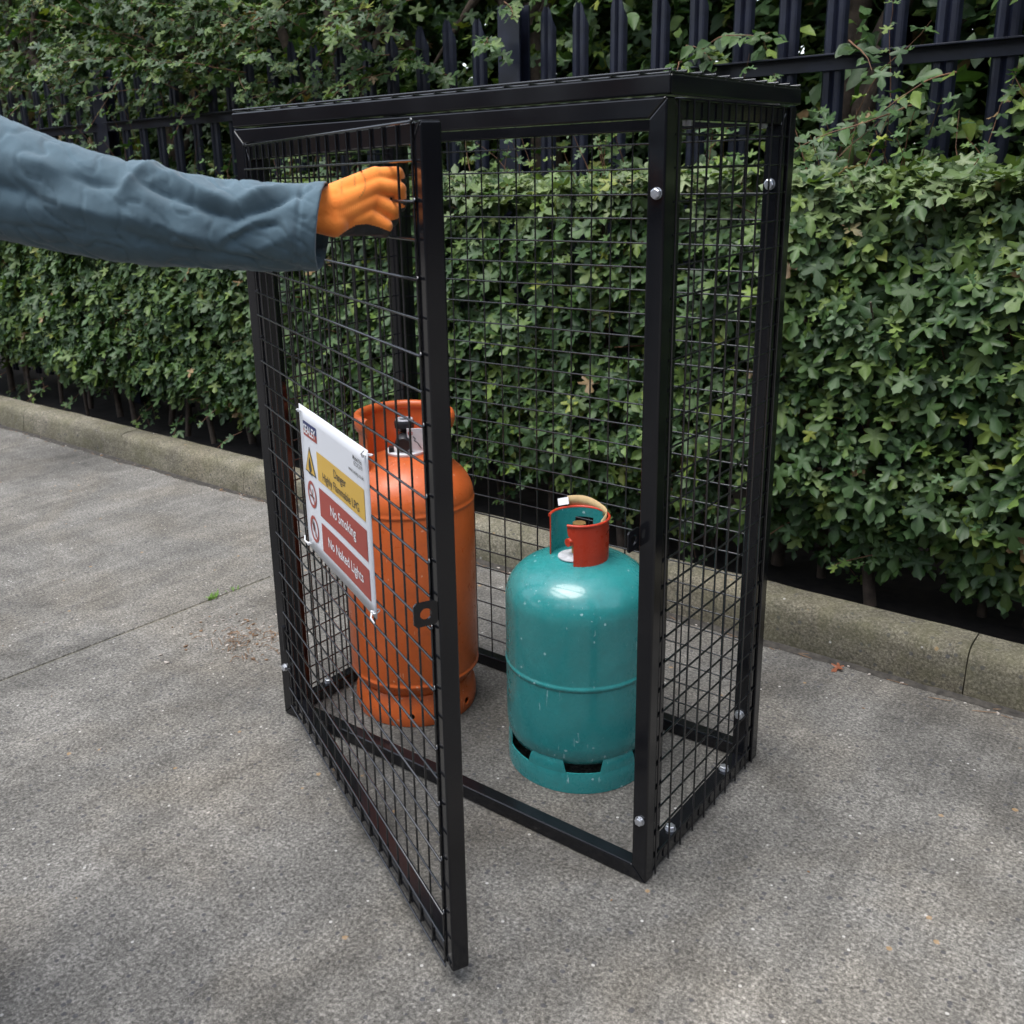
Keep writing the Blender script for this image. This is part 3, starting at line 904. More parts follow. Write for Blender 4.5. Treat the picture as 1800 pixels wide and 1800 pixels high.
obj('lock_plate', lp, ff, plane_matrix((.9655, .675, .0175), (0, 0, 1), (0, 1, 0), (-1, 0, 0)))
# side panels between the front and back frames, mesh on the outside
SD = CD_ - 2 * .031
for side in (1, 0):
    if side: M = plane_matrix((CW - .004, .031, .0025), (0, 1, 0), (0, 0, 1), (1, 0, 0))
    else: M = plane_matrix((.004, CD_ - .031, .0025), (0, -1, 0), (0, 0, 1), (-1, 0, 0))
    sp_ = mitred_frame(SD, CH - .004, TB, .0295).build('side_panel', 'black', cage, M=M)
    wires(sp_, [.003 + .0505 * k for k in range(9)] + [SD - .003], [1.3595 - .049 * k for k in range(28)], 0.001, SD - .001, .002, 1.361, .0058, .0020)
    fx = lambda y: (y - .031) if side else (CD_ - .031 - y)
    for z in (1.228, .126): bolt(sp_, (fx(.4445 - .0003), z, -.0150), (-1 if side else 1, 0, 0), 1.15)
    for y in (.1315, .3735): bolt(sp_, (fx(y), TB, -.0145), (0, 1, 0), 1.15)
    for y in (.105, .395): bolt(sp_, (fx(y), CH - .004 - TB, -.0145), (0, -1, 0), 1.0)
# back panel
M = plane_matrix((CW, CD_, .0015), (-1, 0, 0), (0, 0, 1), (0, 1, 0))
bp = mitred_frame(CW, CH - .0015, TB, .0305).build('back_panel', 'black', cage, M=M)
wires(bp, [CW - (.0035 + .0497 * k) for k in range(20)], [1.3605 - .0498 * k for k in range(28)], .002, CW - .002, .003, 1.362, .0058, .0020)
# roof panel
M = plane_matrix((-.002, 0, 1.3965), (1, 0, 0), (0, 1, 0), (0, 0, 1))
rp = mitred_frame(CW + .008, CD_ + .002, TB, .0285).build('roof_panel', 'black', cage, M=M)
wires(rp, [.004 + .0497 * k for k in range(20)] + [CW + .004], [.004 + .0497 * k for k in range(10)] + [CD_ - .002], .002, CW + .006, .002, CD_, .0020, .0056)
# door, swung open
DA = R(-25.45)
dX, dN = Vector((math.cos(DA), math.sin(DA), 0)), Vector((math.sin(DA), -math.cos(DA), 0))
HINGE = Vector((.033, 0, 0))
DZ0, DZ1, DW = .034, 1.331, .9215
DM = plane_matrix((HINGE.x, HINGE.y, DZ0), dX, (0, 0, 1), dN)
door = mitred_frame(DW, DZ1 - DZ0, TB, .0295).build('door', 'black', cage, M=DM)
DH = DZ1 - DZ0
wires(door, [.897 - .05 * k for k in range(18)] + [.012], [1.333 - .0499 * k - DZ0 for k in range(1, 26)] + [DH - .001, .004], .006, .9065, .002, DH - .001, .0021, .0058, hook=1)
obj('lock_plate', lp, door, plane_matrix((.9185, .6665 - DZ0, .0190), (0, 0, 1), (0, 1, 0), (-1, 0, 0)))
for z in (.18, 1.16):
    mb = MB()
    mb.add(*tube([(-.006, z - DZ0, .004), (-.006, z + .062 - DZ0, .004)], .0065, 12))
    mb.add(*box((-.006, z - DZ0 + .002, .0005), (.022, z + .03 - DZ0, .0035), .0006))
    mb.add(*box((-.028, z - DZ0 + .032, .0005), (-.006, z + .060 - DZ0, .0035), .0006))
    mb.build('hinge', 'black', door, auto=.5)

# ------------------------------------------------------------------ warning sign tied to the door
SW, SH = .3835, .294
sign = empty('warning_sign'); sign.matrix_basis = plane_matrix(HINGE + dX * .2935 + dN * .0092 + Vector((0, 0, .5525)), dX, (0, 0, 1), dN)
tag(sign, 'white plastic warning sign with yellow and red panels tied to the cage door', 'sign')
V, F = [], []
nx, ny = 16, 12
for j in range(ny + 1):
    for i in range(nx + 1):
        a, b = i / nx, j / ny
        V.append((a * SW, b * SH, .0006 * math.sin(a * 7 + b * 2) * (1 - b * .4) - .0006))
for j in range(ny):
    for i in range(nx): k = j * (nx + 1) + i; F.append((k, k + 1, k + nx + 2, k + nx + 1))
def surf_z(x, y):
    a, b = x / SW, y / SH
    return .0006 * math.sin(a * 7 + b * 2) * (1 - b * .4) - .0006
N0 = len(V)
V2 = [(x, y, z - .0016) for x, y, z in V]
F2 = [tuple(i + N0 for i in f[::-1]) for f in F]
rim = [i for i in range(nx)] + [nx + j * (nx + 1) for j in range(ny)] + [ny * (nx + 1) + nx - i for i in range(nx)] + [(ny - j) * (nx + 1) for j in range(ny)]
F3 = [(rim[(k + 1) % len(rim)], rim[k], rim[k] + N0, rim[(k + 1) % len(rim)] + N0) for k in range(len(rim))]
obj('board', make_mesh('board', V + V2, F + F2 + F3, 'sign_white', True), sign)
def flat(name, pts, m, lift=.0007, parent=sign, sub=12):
    """a printed area: polygon (x, y) laid over the board, following its slight wave"""
    bm = bmesh.new()
    f = bm.faces.new([bm.verts.new((x, y, 0)) for x, y in pts])
    bmesh.ops.triangulate(bm, faces=[f])
    bmesh.ops.subdivide_edges(bm, edges=bm.edges[:], cuts=3 if sub else 0, use_grid_fill=True) if sub else None
    for v in bm.verts: v.co.z = surf_z(v.co.x, v.co.y) + lift
    bmesh.ops.recalc_face_normals(bm, faces=bm.faces[:])
    V, F = bm_out(bm)
    return obj(name, make_mesh(name, V, F, m, True), parent)
def rect(x0, y0, x1, y1): # y measured down from the top, 0..1
    return [(x0 * SW, (1 - y1) * SH), (x1 * SW, (1 - y1) * SH), (x1 * SW, (1 - y0) * SH), (x0 * SW, (1 - y0) * SH)]
def text(body, cx, cy, width, m, bold=0.0, lift=.0013, height=None, name='lettering', parent=sign):
    cu = bpy.data.curves.new('t', 'FONT'); cu.body = body; cu.size = 1.0; cu.offset = bold; cu.resolution_u = 3
    o = bpy.data.objects.new('t', cu); col.objects.link(o)
    me = evaluated(o); bpy.data.objects.remove(o); bpy.data.curves.remove(cu)
    co = np.array([v.co[:] for v in me.vertices]); lo, hi = co.min(0), co.max(0)
    s = width / (hi[0] - lo[0]); sy = (height / (hi[1] - lo[1])) if height else s
    co = (co - (lo + hi) / 2) * np.array([s, sy, 0])
    X, Y = cx * SW, (1 - cy) * SH
    for v, c in zip(me.vertices, co): v.co = (X + c[0], Y + c[1], surf_z(X + c[0], Y + c[1]) + lift)
    me.materials.clear(); me.materials.append(MAT[m]); me.name = name
    return obj(name, me, parent)
# logo block: blue over red with white capitals
lg = flat('logo_block', rect(.060, .093, .275, .145), 'sign_blue'); flat('logo_block', rect(.060, .145, .275, .191), 'sign_red')
text('SEALEY', .1675, .142, .192 * SW, 'white_plastic', .02, .0015, .062 * SH)
flat('yellow_panel', rect(.257, .245, .937, .437), 'sign_yellow')
flat('red_panel', rect(.258, .486, .942, .678), 'sign_red')
flat('red_panel', rect(.263, .724, .946, .918), 'sign_red')
text('Danger', .605, .309, .176 * SW, 'sign_black', .006)
text('Highly Flammable LPG', .600, .392, .525 * SW, 'sign_black', .003)
text('No Smoking', .610, .583, .365 * SW, 'white_plastic', .012)
text('No Naked Lights', .612, .823, .500 * SW, 'white_plastic', .012)
text('Model No.', .875, .094, .118 * SW, 'sign_black', .014)
text('GCSC319', .880, .127, .110 * SW, 'sign_black', .006)
text('www.sealey.co.uk', .848, .183, .196 * SW, 'sign_black', .006)
def pos(x, y): return (x * SW, (1 - y) * SH)
flat('warning_triangle', [pos(.137, .250), pos(.048, .438), pos(.226, .438)], 'sign_black', sub=0)
flat('warning_triangle', [pos(.137, .272), pos(.063, .428), pos(.211, .428)], 'sign_yellow', .0011, sub=0)
fl = [(0, -.026), (.010, -.022), (.015, -.012), (.012, -.002), (.009, .006), (.010, -.004), (.004, .004), (.005, .016), (-.002, .026), (-.002, .014), (-.008, .006), (-.008, -.002), (-.011, .004), (-.014, -.008), (-.010, -.020)]
fx0, fy0 = pos(.137, .372)
flat('flame_symbol', [(fx0 + x * .62, fy0 + y * .62) for x, y in fl], 'sign_black', .0016, sub=0)
flat('flame_symbol', [(fx0 - .012, fy0 - .0205), (fx0 + .012, fy0 - .0205), (fx0 + .012, fy0 - .0180), (fx0 - .012, fy0 - .0180)], 'sign_black', .0016, sub=0)
def ring_symbol(cx, cy, r0, r1, m, lift):
    X, Y = pos(cx, cy); n = 36
    V = [(X + r * math.cos(a), Y + r * math.sin(a), surf_z(X, Y) + lift) for r in (r1, r0) for a in [2 * math.pi * k / n for k in range(n)]]
    F = [(k, (k + 1) % n, n + (k + 1) % n, n + k) for k in range(n)]
    return obj('prohibition_ring', make_mesh('prohibition_ring', V, F, m, False), sign)
def bar(cx, cy, L_, w, ang, m, lift, name, dx=0, dy=0):
    X, Y = pos(cx, cy); X += dx; Y += dy
    c, s_ = math.cos(ang), math.sin(ang)
    return flat(name, [(X + a * c - b * s_, Y + a * s_ + b * c) for a, b in ((-L_, -w), (L_, -w), (L_, w), (-L_, w))], m, lift, sub=0)
for cy_s, kind_ in ((.580, 'cig'), (.822, 'match')):
    ring_symbol(.134, cy_s, .0205, .0272, 'sign_red', .0009)
    if kind_ == 'cig':
        bar(.134, cy_s, .0135, .0017, 0, 'sign_black', .0012, 'cigarette_symbol', 0, -.004)
        for k in range(4):
            bar(.134, cy_s, .0035, .0007, 1.2, 'sign_black', .0012, 'smoke_symbol', .004 + .003 * (k % 2), .002 + .003 * k)
    else:
        bar(.134, cy_s, .0100, .0014, -1.2, 'sign_black', .0012, 'match_symbol', .003, -.006)
        X, Y = pos(.134, cy_s)
        flat('flame_symbol', [(X - .003 + x * .45, Y + .006 + y * .45) for x, y in fl], 'sign_black', .0013, sub=0)
    bar(.134, cy_s, .0215, .0022, R(-45), 'sign_red', .0017, 'prohibition_bar')
for (x, y, a) in ((.010, .283, .4), (.374, .284, .7), (.374, .010, -.7), (.010, .008, 2.4)):
    mb = MB()
    lx = [(x + .006 * math.cos(t), y + .006 * math.sin(t) , .0025 + .004 * math.sin(t * .5)) for t in np.linspace(a - 2.6, a + 2.6, 14)]
    mb.add(*tube([(x + .007 * math.cos(t + a), y, -.004 + .007 * math.sin(t)) for t in np.linspace(0, 6.2, 16)], .0013, 6))
    mb.add(*box((x - .003, y - .003, .002), (x + .003, y + .003, .006), .0008))
    mb.add(*tube([(x, y, .004), (x + .009 * math.cos(a), y + .009 * math.sin(a), .009), (x + .020 * math.cos(a), y + .020 * math.sin(a), .006)], [.0019, .0016, .0012], 6))
    mb.build('cable_tie', 'white_plastic', sign, auto=.6)

# ------------------------------------------------------------------ gas cylinders
def collar_wall(r, zb, zt, edges, th=.0028, bead=.0, nz=10, nth=40, flare=0.0):
    """sheet collar between two angular edges given as functions of height; optional rolled rim"""
    V, F = [], []
    for s_ in (0, 1):
        rr = r + (th / 2 if s_ else -th / 2)
        for j in range(nz + 1):
            z = zb + (zt - zb) * j / nz
            t0, t1 = edges(j / nz)
            for i in range(nth + 1):
                a = t0 + (t1 - t0) * i / nth
                q = rr + flare * (1 - j / nz)
                V.append((q * math.cos(a), q * math.sin(a), z))
    m = nth + 1; B = (nz + 1) * m
    for j in range(nz):
        for i in range(nth):
            k = j * m + i
            F.append((k, k + m, k + m + 1, k + 1)); F.append((B + k, B + k + 1, B + k + m + 1, B + k + m))
    fm = [0 if i % 2 == 0 else 1 for i in range(len(F))]
    for j in range(nz):
        for i in (0, nth):
            k = j * m + i
            F.append((k, B + k, B + k + m, k + m)); fm.append(1)
    for i in range(nth):
        k = nz * m + i
        F.append((k, k + 1, B + k + 1, B + k)); fm.append(1)
    return V, F, fm

def bead_arc(r, z, t0, t1, br, n=40, k=10):
    return tube([(r * math.cos(a), r * math.sin(a), z) for a in np.linspace(t0, t1, n)], br, k)

# teal bottle
TX, TY = .6663, .2867
teal = empty('gas_cylinder', (TX, TY, .001))
tag(teal, 'short teal gas bottle with a red collar standing inside the cage on the right', 'gas cylinder', 'gas bottles inside the cage')
TC = math.atan2(CAM_LOC.y - TY, CAM_LOC.x - TX)          # towards the open front
rT = .1585
prof = [(.0001, .040)] + [(.118 * math.sin(a) , .052 - .012 * math.cos(a)) for a in np.linspace(.3, 1.5, 6)]
prof = [(.0001, .034), (.08, .038), (.112, .047), (.137, .057), (.1495, .068), (.1562, .085), (rT, .106), (rT, .19), (rT, .236)]
prof += [(rT, .2390), (rT + .0014, .2405), (rT + .0020, .2430), (rT + .0020, .2455), (rT + .0014, .2480), (rT, .2495), (rT, .2530), (rT, .31)]
prof += [(rT * math.cos(a) ** .84, .380 + .100 * math.sin(a) ** .84) for a in np.linspace(0, math.pi / 2 - .02, 26)] + [(.0001, .480)]
V, F = lathe(prof, 128)
mb = MB(); mb.add(V, F); mb.build('body', 'teal_paint', teal, True)
# foot ring with trapezoid slots
mb = MB(); ro, ri = .1560, .1530
V, F = lathe([(ro, .0), (ro + .0008, .02), (ro, .046), (ro - .0005, .048), (ri, .048), (ri, .0)], 144, True); mb.add(V, F)
for k in range(6):
    c0 = TC + R(4) + R(60) * k + R(30)
    V, F = [], []
    nn = 14
    for s_ in (0, 1):
        for j in range(5):
            zz = .0475 + j * .0095
            half = R(30 - 17.0 + 3.6 * (1 - j / 4)) if True else 0
            rr = (ro if s_ else ri) - (.0 if j < 2 else (.0008 * (j - 1) ** 2))
            for i in range(nn + 1):
                a = c0 - half + 2 * half * i / nn
                V.append((rr * math.cos(a), rr * math.sin(a), zz))
    m_ = nn + 1; B = 5 * m_
    for j in range(4):
        for i in range(nn):
            q = j * m_ + i
            F += [(q, q + m_, q + m_ + 1, q + 1), (B + q, B + q + 1, B + q + m_ + 1, B + q + m_)]
        for i in (0, nn):
            q = j * m_ + i; F.append((q, B + q, B + q + m_, q + m_))
    mb.add(V, F)
mb.build('foot_ring', 'teal_paint', teal, auto=.7)
# red collar: main piece with a wide mouth at the front left, teal inside
rC = .0610; zT = .564
L0, L1 = TC - R(11), TC - R(94)                            # mouth between these two edges
hook = lambda t: R(12) * min(1, max(0, (t - .70) / .12))
def e_main(t): return (L0 - hook(t), TC + R(150))
V, F, fm = collar_wall(rC, .452, zT, e_main)
mb = MB(); mb.V, mb.F, mb.fm = V, F, fm
o = mb.build('collar', ['teal_paint', 'red_paint'], teal, auto=.7)
mb = MB(); mb.add(*bead_arc(rC + .0015, zT, L0 - R(12), TC + R(150), .0032)); mb.build('collar_rim', 'red_paint', teal, True)
def e_left(t): return (TC + R(188), TC + R(266))
V, F, fm = collar_wall(rC, .452, zT, e_left)
mb = MB(); mb.V, mb.F, mb.fm = V, F, fm
mb.build('collar', ['teal_paint', 'red_paint'], teal, auto=.7)
mb = MB(); mb.add(*bead_arc(rC + .0015, zT, TC + R(150), TC + R(266), .0032)); mb.build('collar_rim', 'red_paint', teal, True)
def e_top(t): return (TC + R(149), TC + R(189))
V, F, fm = collar_wall(rC, zT - .022, zT, e_top, nth=12)
mb = MB(); mb.V, mb.F, mb.fm = V, F, fm
mb.build('collar_bridge', ['teal_paint', 'red_paint'], teal, auto=.7)
# valve with silver disc and small red cap
mb = MB(); V, F = lathe([(.0001, .470), (.016, .470), (.016, .500), (.011, .505), (.011, .535), (.014, .536), (.014, .550), (.0001, .551)], 20); mb.add(V, F)
va = mb.build('valve', 'brass', teal, auto=.6)
mb = MB(); V, F = lathe([(.0001, .4835), (.031, .4815), (.033, .4825), (.033, .4845), (.0001, .4865)], 40)
mb.add(*xf((V, F), Matrix.Translation((-.002, -.004, -.002)) @ Matrix.Rotation(.03, 4, 'X')))
mb.build('valve_disc', 'silver_label', teal, auto=.6)
aL = TC - R(50)
mb = MB(); mb.add(*tube([(.010 * math.cos(aL), .010 * math.sin(aL), .512), (.032 * math.cos(aL), .032 * math.sin(aL), .512)], .009, 14)); mb.build('outlet_cap', 'red_paint', va, auto=.6)
# buff card tag threaded over the rim
V, F = [], []
nS = 26
for i in range(nS + 1):
    t = i / nS
    a = TC + R(55) + R(148) * t
    rr = .054 + .012 * t; zc = zT - .010 + .004 * math.sin(t * 3.1) + .002 * math.sin(t * 9) + .022 * t
    hw = .0125 + .0012 * math.sin(t * 11)
    for s_ in (-1, 1):
        for q in (0, .0009):
            V.append(((rr + q) * math.cos(a), (rr + q) * math.sin(a), zc + s_ * hw))
for i in range(nS):
    b = i * 4; F += [(b, b + 4, b + 6, b + 2), (b + 1, b + 3, b + 7, b + 5), (b, b + 1, b + 5, b + 4), (b + 2, b + 6, b + 7, b + 3)]
F += [(0, 2, 3, 1), (nS * 4, nS * 4 + 1, nS * 4 + 3, nS * 4 + 2)]
tagc = empty('card_tag', (TX, TY, zT)); tag(tagc, 'long buff card tag with a white end laid over the red collar', 'tag')
inv = Matrix.Translation((0, 0, -zT + .001))
obj('card_strip', make_mesh('card_strip', V, F, 'card', True), tagc, inv)
a = TC + R(209); rr = .067
mb = MB(); V, F = box((-.014, -.0005, -.008), (.010, .0007, .008), .0003, 1)
mb.add(*xf((V, F), Matrix.Translation((rr * math.cos(a), rr * math.sin(a), zT + .013)) @ Matrix.Rotation(R(22), 4, 'Z') @ Matrix.Rotation(-.25, 4, 'Y') @ Matrix.Rotation(-.5, 4, 'X')))
mb.build('tag_end', 'white_plastic', tagc, M=inv)
a = TC + R(60)
mb = MB(); mb.add(*tube([((rC - .002) * math.cos(a), (rC - .002) * math.sin(a), zT + .001), ((rC + .006) * math.cos(a), (rC + .006) * math.sin(a), zT + .006), ((rC + .011) * math.cos(a), (rC + .011) * math.sin(a), zT - .012), ((rC + .005) * math.cos(a), (rC + .005) * math.sin(a), zT - .024)], .0006, 5)); mb.build('tag_wire', 'dark_metal', tagc, True, inv)

# orange bottle
OX, OY = .2073, .2544
org = empty('gas_cylinder', (OX, OY, .001))
tag(org, 'tall orange gas bottle with an open collar standing inside the cage behind the door', 'gas cylinder', 'gas bottles inside the cage')
OC = math.atan2(CAM_LOC.y - OY, CAM_LOC.x - OX)
rO = .1572
prof = [(.0001, .050), (.08, .052), (.118, .062), (.136, .076), (.149, .092), (rO - .0015, .104), (rO + .0010, .107), (rO + .0010, .111), (rO - .0012, .114), (rO - .001, .118), (rO, .125), (rO, .30), (rO, .520), (rO - .0014, .524), (rO + .0012, .527), (rO + .0012, .531), (rO - .0014, .534)]
prof += [(rO * math.cos(a) - .0008, .536 + .108 * math.sin(a)) for a in np.linspace(.03, math.pi / 2 - .02, 24)] + [(.0001, .644)]
mb = MB(); V, F = lathe(prof, 128); mb.add(V, F); mb.build('body', 'orange_paint', org, True)
me = bpy.data.meshes.new('ring'); V, F = lathe([(.1465, 0), (.1495, .012), (.1500, .026), (.1480, .046), (.1420, .062), (.1365, .074), (.1335, .074), (.1390, .060), (.1450, .045), (.1468, .026), (.1463, .012), (.1435, 0)], 96, True)
me.from_pydata([tuple(v) for v in V], [], F)
tmp = bpy.data.objects.new('tmp', me); col.objects.link(tmp)
bm = bmesh.new(); bm.from_mesh(me); bmesh.ops.recalc_face_normals(bm, faces=bm.faces[:]); bm.to_mesh(me); bm.free()
cb = MB()
for k in range(6):
    a = OC - R(6) + R(60) * k
    cb.add(*tube([(.12 * math.cos(a), .12 * math.sin(a), .028), (.17 * math.cos(a), .17 * math.sin(a), .028)], .0085, 16))
mc = bpy.data.meshes.new('cut'); mc.from_pydata(cb.V, [], cb.F)
bm = bmesh.new(); bm.from_mesh(mc); bmesh.ops.recalc_face_normals(bm, faces=bm.faces[:]); bm.to_mesh(mc); bm.free()
tc_ = bpy.data.objects.new('cut', mc); col.objects.link(tc_)
bo = tmp.modifiers.new('b', 'BOOLEAN'); bo.operation = 'DIFFERENCE'; bo.object = tc_; bo.solver = 'EXACT'
me2 = evaluated(tmp)
bpy.data.objects.remove(tmp); bpy.data.objects.remove(tc_)
me2.materials.clear(); me2.materials.append(MAT['orange_paint']); me2.name = 'foot_ring'
bm = bmesh.new(); bm.from_mesh(me2)
for e in bm.edges: e.smooth = not (len(e.link_faces) == 2 and e.calc_face_angle(0) > .5)
for f in bm.faces: f.smooth = True
bm.to_mesh(me2); bm.free()
obj('foot_ring', me2, org)
rW, zr = .1055, .728
def e_o(t): return (OC + R(62) - R(6) * max(0, 1 - t * 3), OC + R(360 - 53))
V, F, fm = collar_wall(rW, .575, zr, e_o, th=.003, nth=64)
mb = MB(); mb.V, mb.F, mb.fm = V, F, fm
mb.build('collar', ['orange_paint', 'orange_paint'], org, auto=.7)
mb = MB()
tA, tB = OC + R(58), OC + R(360 - 49)
Vr, Fr = [], []
nA = 64
sec = [(.0015, -.030), (.0080, -.026), (.0125, -.014), (.0130, -.002), (.0095, .008), (.0030, .0115), (-.004, .009), (-.0075, .002), (-.006, -.006), (-.0015, -.010)]
for i in range(nA + 1):
    a = tA + (tB - tA) * i / nA
    for (dr, dz) in sec: Vr.append(((rW + dr) * math.cos(a), (rW + dr) * math.sin(a), zr + dz))
ms_ = len(sec)
for i in range(nA):
    for k in range(ms_): Fr.append((i * ms_ + k, (i + 1) * ms_ + k, (i + 1) * ms_ + (k + 1) % ms_, i * ms_ + (k + 1) % ms_))
Fr.append(tuple(range(ms_))); Fr.append(tuple(nA * ms_ + k for k in range(ms_))[::-1])
mb.add(Vr, Fr); mb.build('collar_rim', 'orange_paint', org, auto=.9)
# low band joining the collar across its mouth on the right
def e_b(t): return (OC + R(36) + R(18) * t, OC + R(64))
V, F, fm = collar_wall(rW + .0035, .575, .655, e_b, th=.003, nth=12)
mb = MB(); mb.V, mb.F, mb.fm = V, F, fm
mb.build('collar_band', ['orange_paint', 'orange_paint'], org, auto=.7)
# valve: white disc, brass body, black hand knob and dust cap, white plastic label
mb = MB(); V, F = lathe([(.0001, .640), (.045, .638), (.047, .641), (.047, .645), (.044, .647), (.0001, .648)], 40); mb.add(V, F); mb.build('valve_disc', 'white_plastic', org, auto=.6)
mb = MB(); V, F = lathe([(.0001, .645), (.019, .646), (.019, .668), (.014, .672), (.014, .690), (.0001, .691)], 24); mb.add(V, F)
vo = mb.build('valve', 'brass', org, auto=.6)
fc = Vector((math.cos(OC - R(8)), math.sin(OC - R(8)), 0)); sd_ = Vector((-fc.y, fc.x, 0))
mb = MB(); mb.add(*tube([fc * .008 + Vector((0, 0, .672)), fc * .034 + Vector((0, 0, .668)), fc * .040 + Vector((0, 0, .667))], [.019, .0195, .016], 24)); mb.build('outlet_cap', 'dark_metal', vo, auto=.6)
mb = MB(); pr = []
for k in range(48):
    pass
V, F = lathe([(.0001, .690), (.013, .690), (.016, .694), (.0235, .700), (.0240, .712), (.022, .716), (.010, .718), (.0001, .718)], 12); mb.add(V, F); mb.build('hand_knob', 'dark_metal', vo, auto=.6)
mb = MB(); V, F = lathe([(.012, .7175), (.021, .7175), (.020, .7200), (.013, .7200)], 24, True); mb.add(V, F); mb.build('knob_ring', 'silver_label', vo, auto=.6)
mb = MB(); q = fc * .020 - sd_ * .030
mb.add(*xf(box((-.012, -.006, 0), (.012, .006, .010), .001), Matrix.Translation((q.x, q.y, .648)) @ Matrix.Rotation(OC, 4, 'Z'))); mb.build('valve_lever', 'dark_metal', vo, auto=.6)
ctr = fc * .030 + sd_ * .030
tg = empty('cylinder_label', (OX + ctr.x, OY + ctr.y, .652))
tag(tg, 'white plastic label leaning beside the valve of the orange bottle', 'label')
tg.rotation_euler = (0, 0, math.atan2(fc.y, fc.x) + math.pi / 2)
mb = MB(); mb.add(*xf(box((-.020, -.0006, 0), (.022, .0006, .056), .0004, 1), Matrix.Rotation(R(9), 4, 'X'))); mb.build('label_card', 'white_plastic', tg)
mb = MB(); mb.add(*xf(tube([(-.012 + .005 * math.cos(t), -.0012, .044 + .004 * math.sin(t)) for t in np.linspace(0, 6.0, 14)], .0008, 5), Matrix.Rotation(R(9), 4, 'X'))); mb.build('red_mark', 'red_paint', tg)
mb = MB(); mb.add(*xf(tube([(-.006, -.0012, .036), (-.001, -.0012, .030), (-.004, -.0012, .026), (.004, -.0012, .020), (.008, -.0012, .012), (.012, -.0012, .006)], .0009, 5), Matrix.Rotation(R(9), 4, 'X'))); mb.build('black_mark', 'sign_black', tg)

# ------------------------------------------------------------------ the person holding the door
CRm = cam.rotation_euler.to_matrix()
AR, AU, AW = CRm.col[0].copy(), CRm.col[1].copy(), -CRm.col[2].copy()      # axes of the arm: along it, upwards, across it
def at(a, b, depth):                      # a, b: offsets in the arm's picture of the photograph
    return CAM_LOC + (AR * ((a - 824.02) / FPX) - AU * ((b - 788.64) / FPX) + AW) * depth
person = empty('person', (.20, -.98, 0))
tag(person, 'person in a blue grey coverall and orange glove pulling the cage door by its mesh', 'person')
bpy.context.view_layer.update()
PI_ = person.matrix_basis.inverted()
HD = 1.295
def hp(a, b, w=0.0): return at(a, b, HD + w)
PX = HD / FPX
mb = MB()
fing = {   # knuckle, middle joint, end joint, tip (picture offsets, depth) and radius
    'index': [(660, 309, 0), (698, 305, .009), (704, 318, .026), (684, 324, .040)],
    'middle': [(662, 327, -.002), (701, 333, .009), (703, 361, .020), (682, 364, .040)],
    'ring': [(656, 352, -.001), (691, 369, .009), (689, 387, .024), (668, 388, .040)],
    'little': [(648, 379, .0), (679, 397, .008), (676, 408, .024), (656, 408, .036)],
}
rad = {'index': (15, 12.5, 11, 9.5), 'middle': (16.5, 14, 12, 10.5), 'ring': (15.5, 13.5, 12, 10), 'little': (15, 12, 11, 9)}
for k, ch in fing.items():
    r = [x * PX for x in rad[k]]
    for i in range(3): mb.add(*capsule(hp(*ch[i]), hp(*ch[i + 1]), r[i], r[i + 1], 20, 8))
wr = [(588, 346, -.016), (588, 362, -.020), (588, 380, -.018), (588, 392, -.012)]
for (k, ch), w0, rr in zip(fing.items(), wr, (24, 27, 26, 22)):
    mb.add(*capsule(hp(*w0), hp(*ch[0]), rr * PX, 16.5 * PX, 20, 8))
for b, rr in ((350, 25), (370, 27), (392, 25)): mb.add(*capsule(hp(548, b * .6 + 152, -.024), hp(588, b, -.018), (rr - 5) * PX, rr * PX, 20, 8))
mb.add(*capsule(hp(588, 391, .004), hp(640, 398, .008), 25 * PX, 17 * PX, 20, 8)); mb.add(*capsule(hp(640, 398, .008), hp(674, 403, .016), 17 * PX, 11 * PX, 20, 8))       # heel of the palm
mb.add(*capsule(hp(585, 350, .010), hp(630, 330, .034), 20 * PX, 14 * PX, 20, 8))       # thumb, behind the hand
mb.add(*capsule(hp(630, 330, .034), hp(668, 326, .052), 14 * PX, 12 * PX, 20, 8))
gm_ = voxel_skin(mb, .0019, 5, .5)
gm_.name = 'glove'
gm_.materials.clear(); gm_.materials.append(MAT['knit']); gm_.materials.append(MAT['rubber'])
mi = []
for p in gm_.polygons:
    c = p.center - CAM_LOC
    dd = c.dot(AW); a = 824.02 + FPX * c.dot(AR) / dd; b = 788.64 - FPX * c.dot(AU) / dd
    w = dd - HD
    # latex dip: the palm side and a tongue that wraps the edge of the hand below the little finger
    low = float(np.interp(a, [590, 605, 625, 645, 665, 685, 700], [421, 408, 396, 393.5, 399, 407, 412]))
    fin = w > .0115 + .004 * math.sin(b * .35) if a > 655 else w > .006
    mi.append(1 if (fin or (b > low and a > 596)) else 0)
gm_.polygons.foreach_set('material_index', mi)
gm_.polygons.foreach_set('use_smooth', [True] * len(gm_.polygons))
obj('glove', gm_, person, PI_)
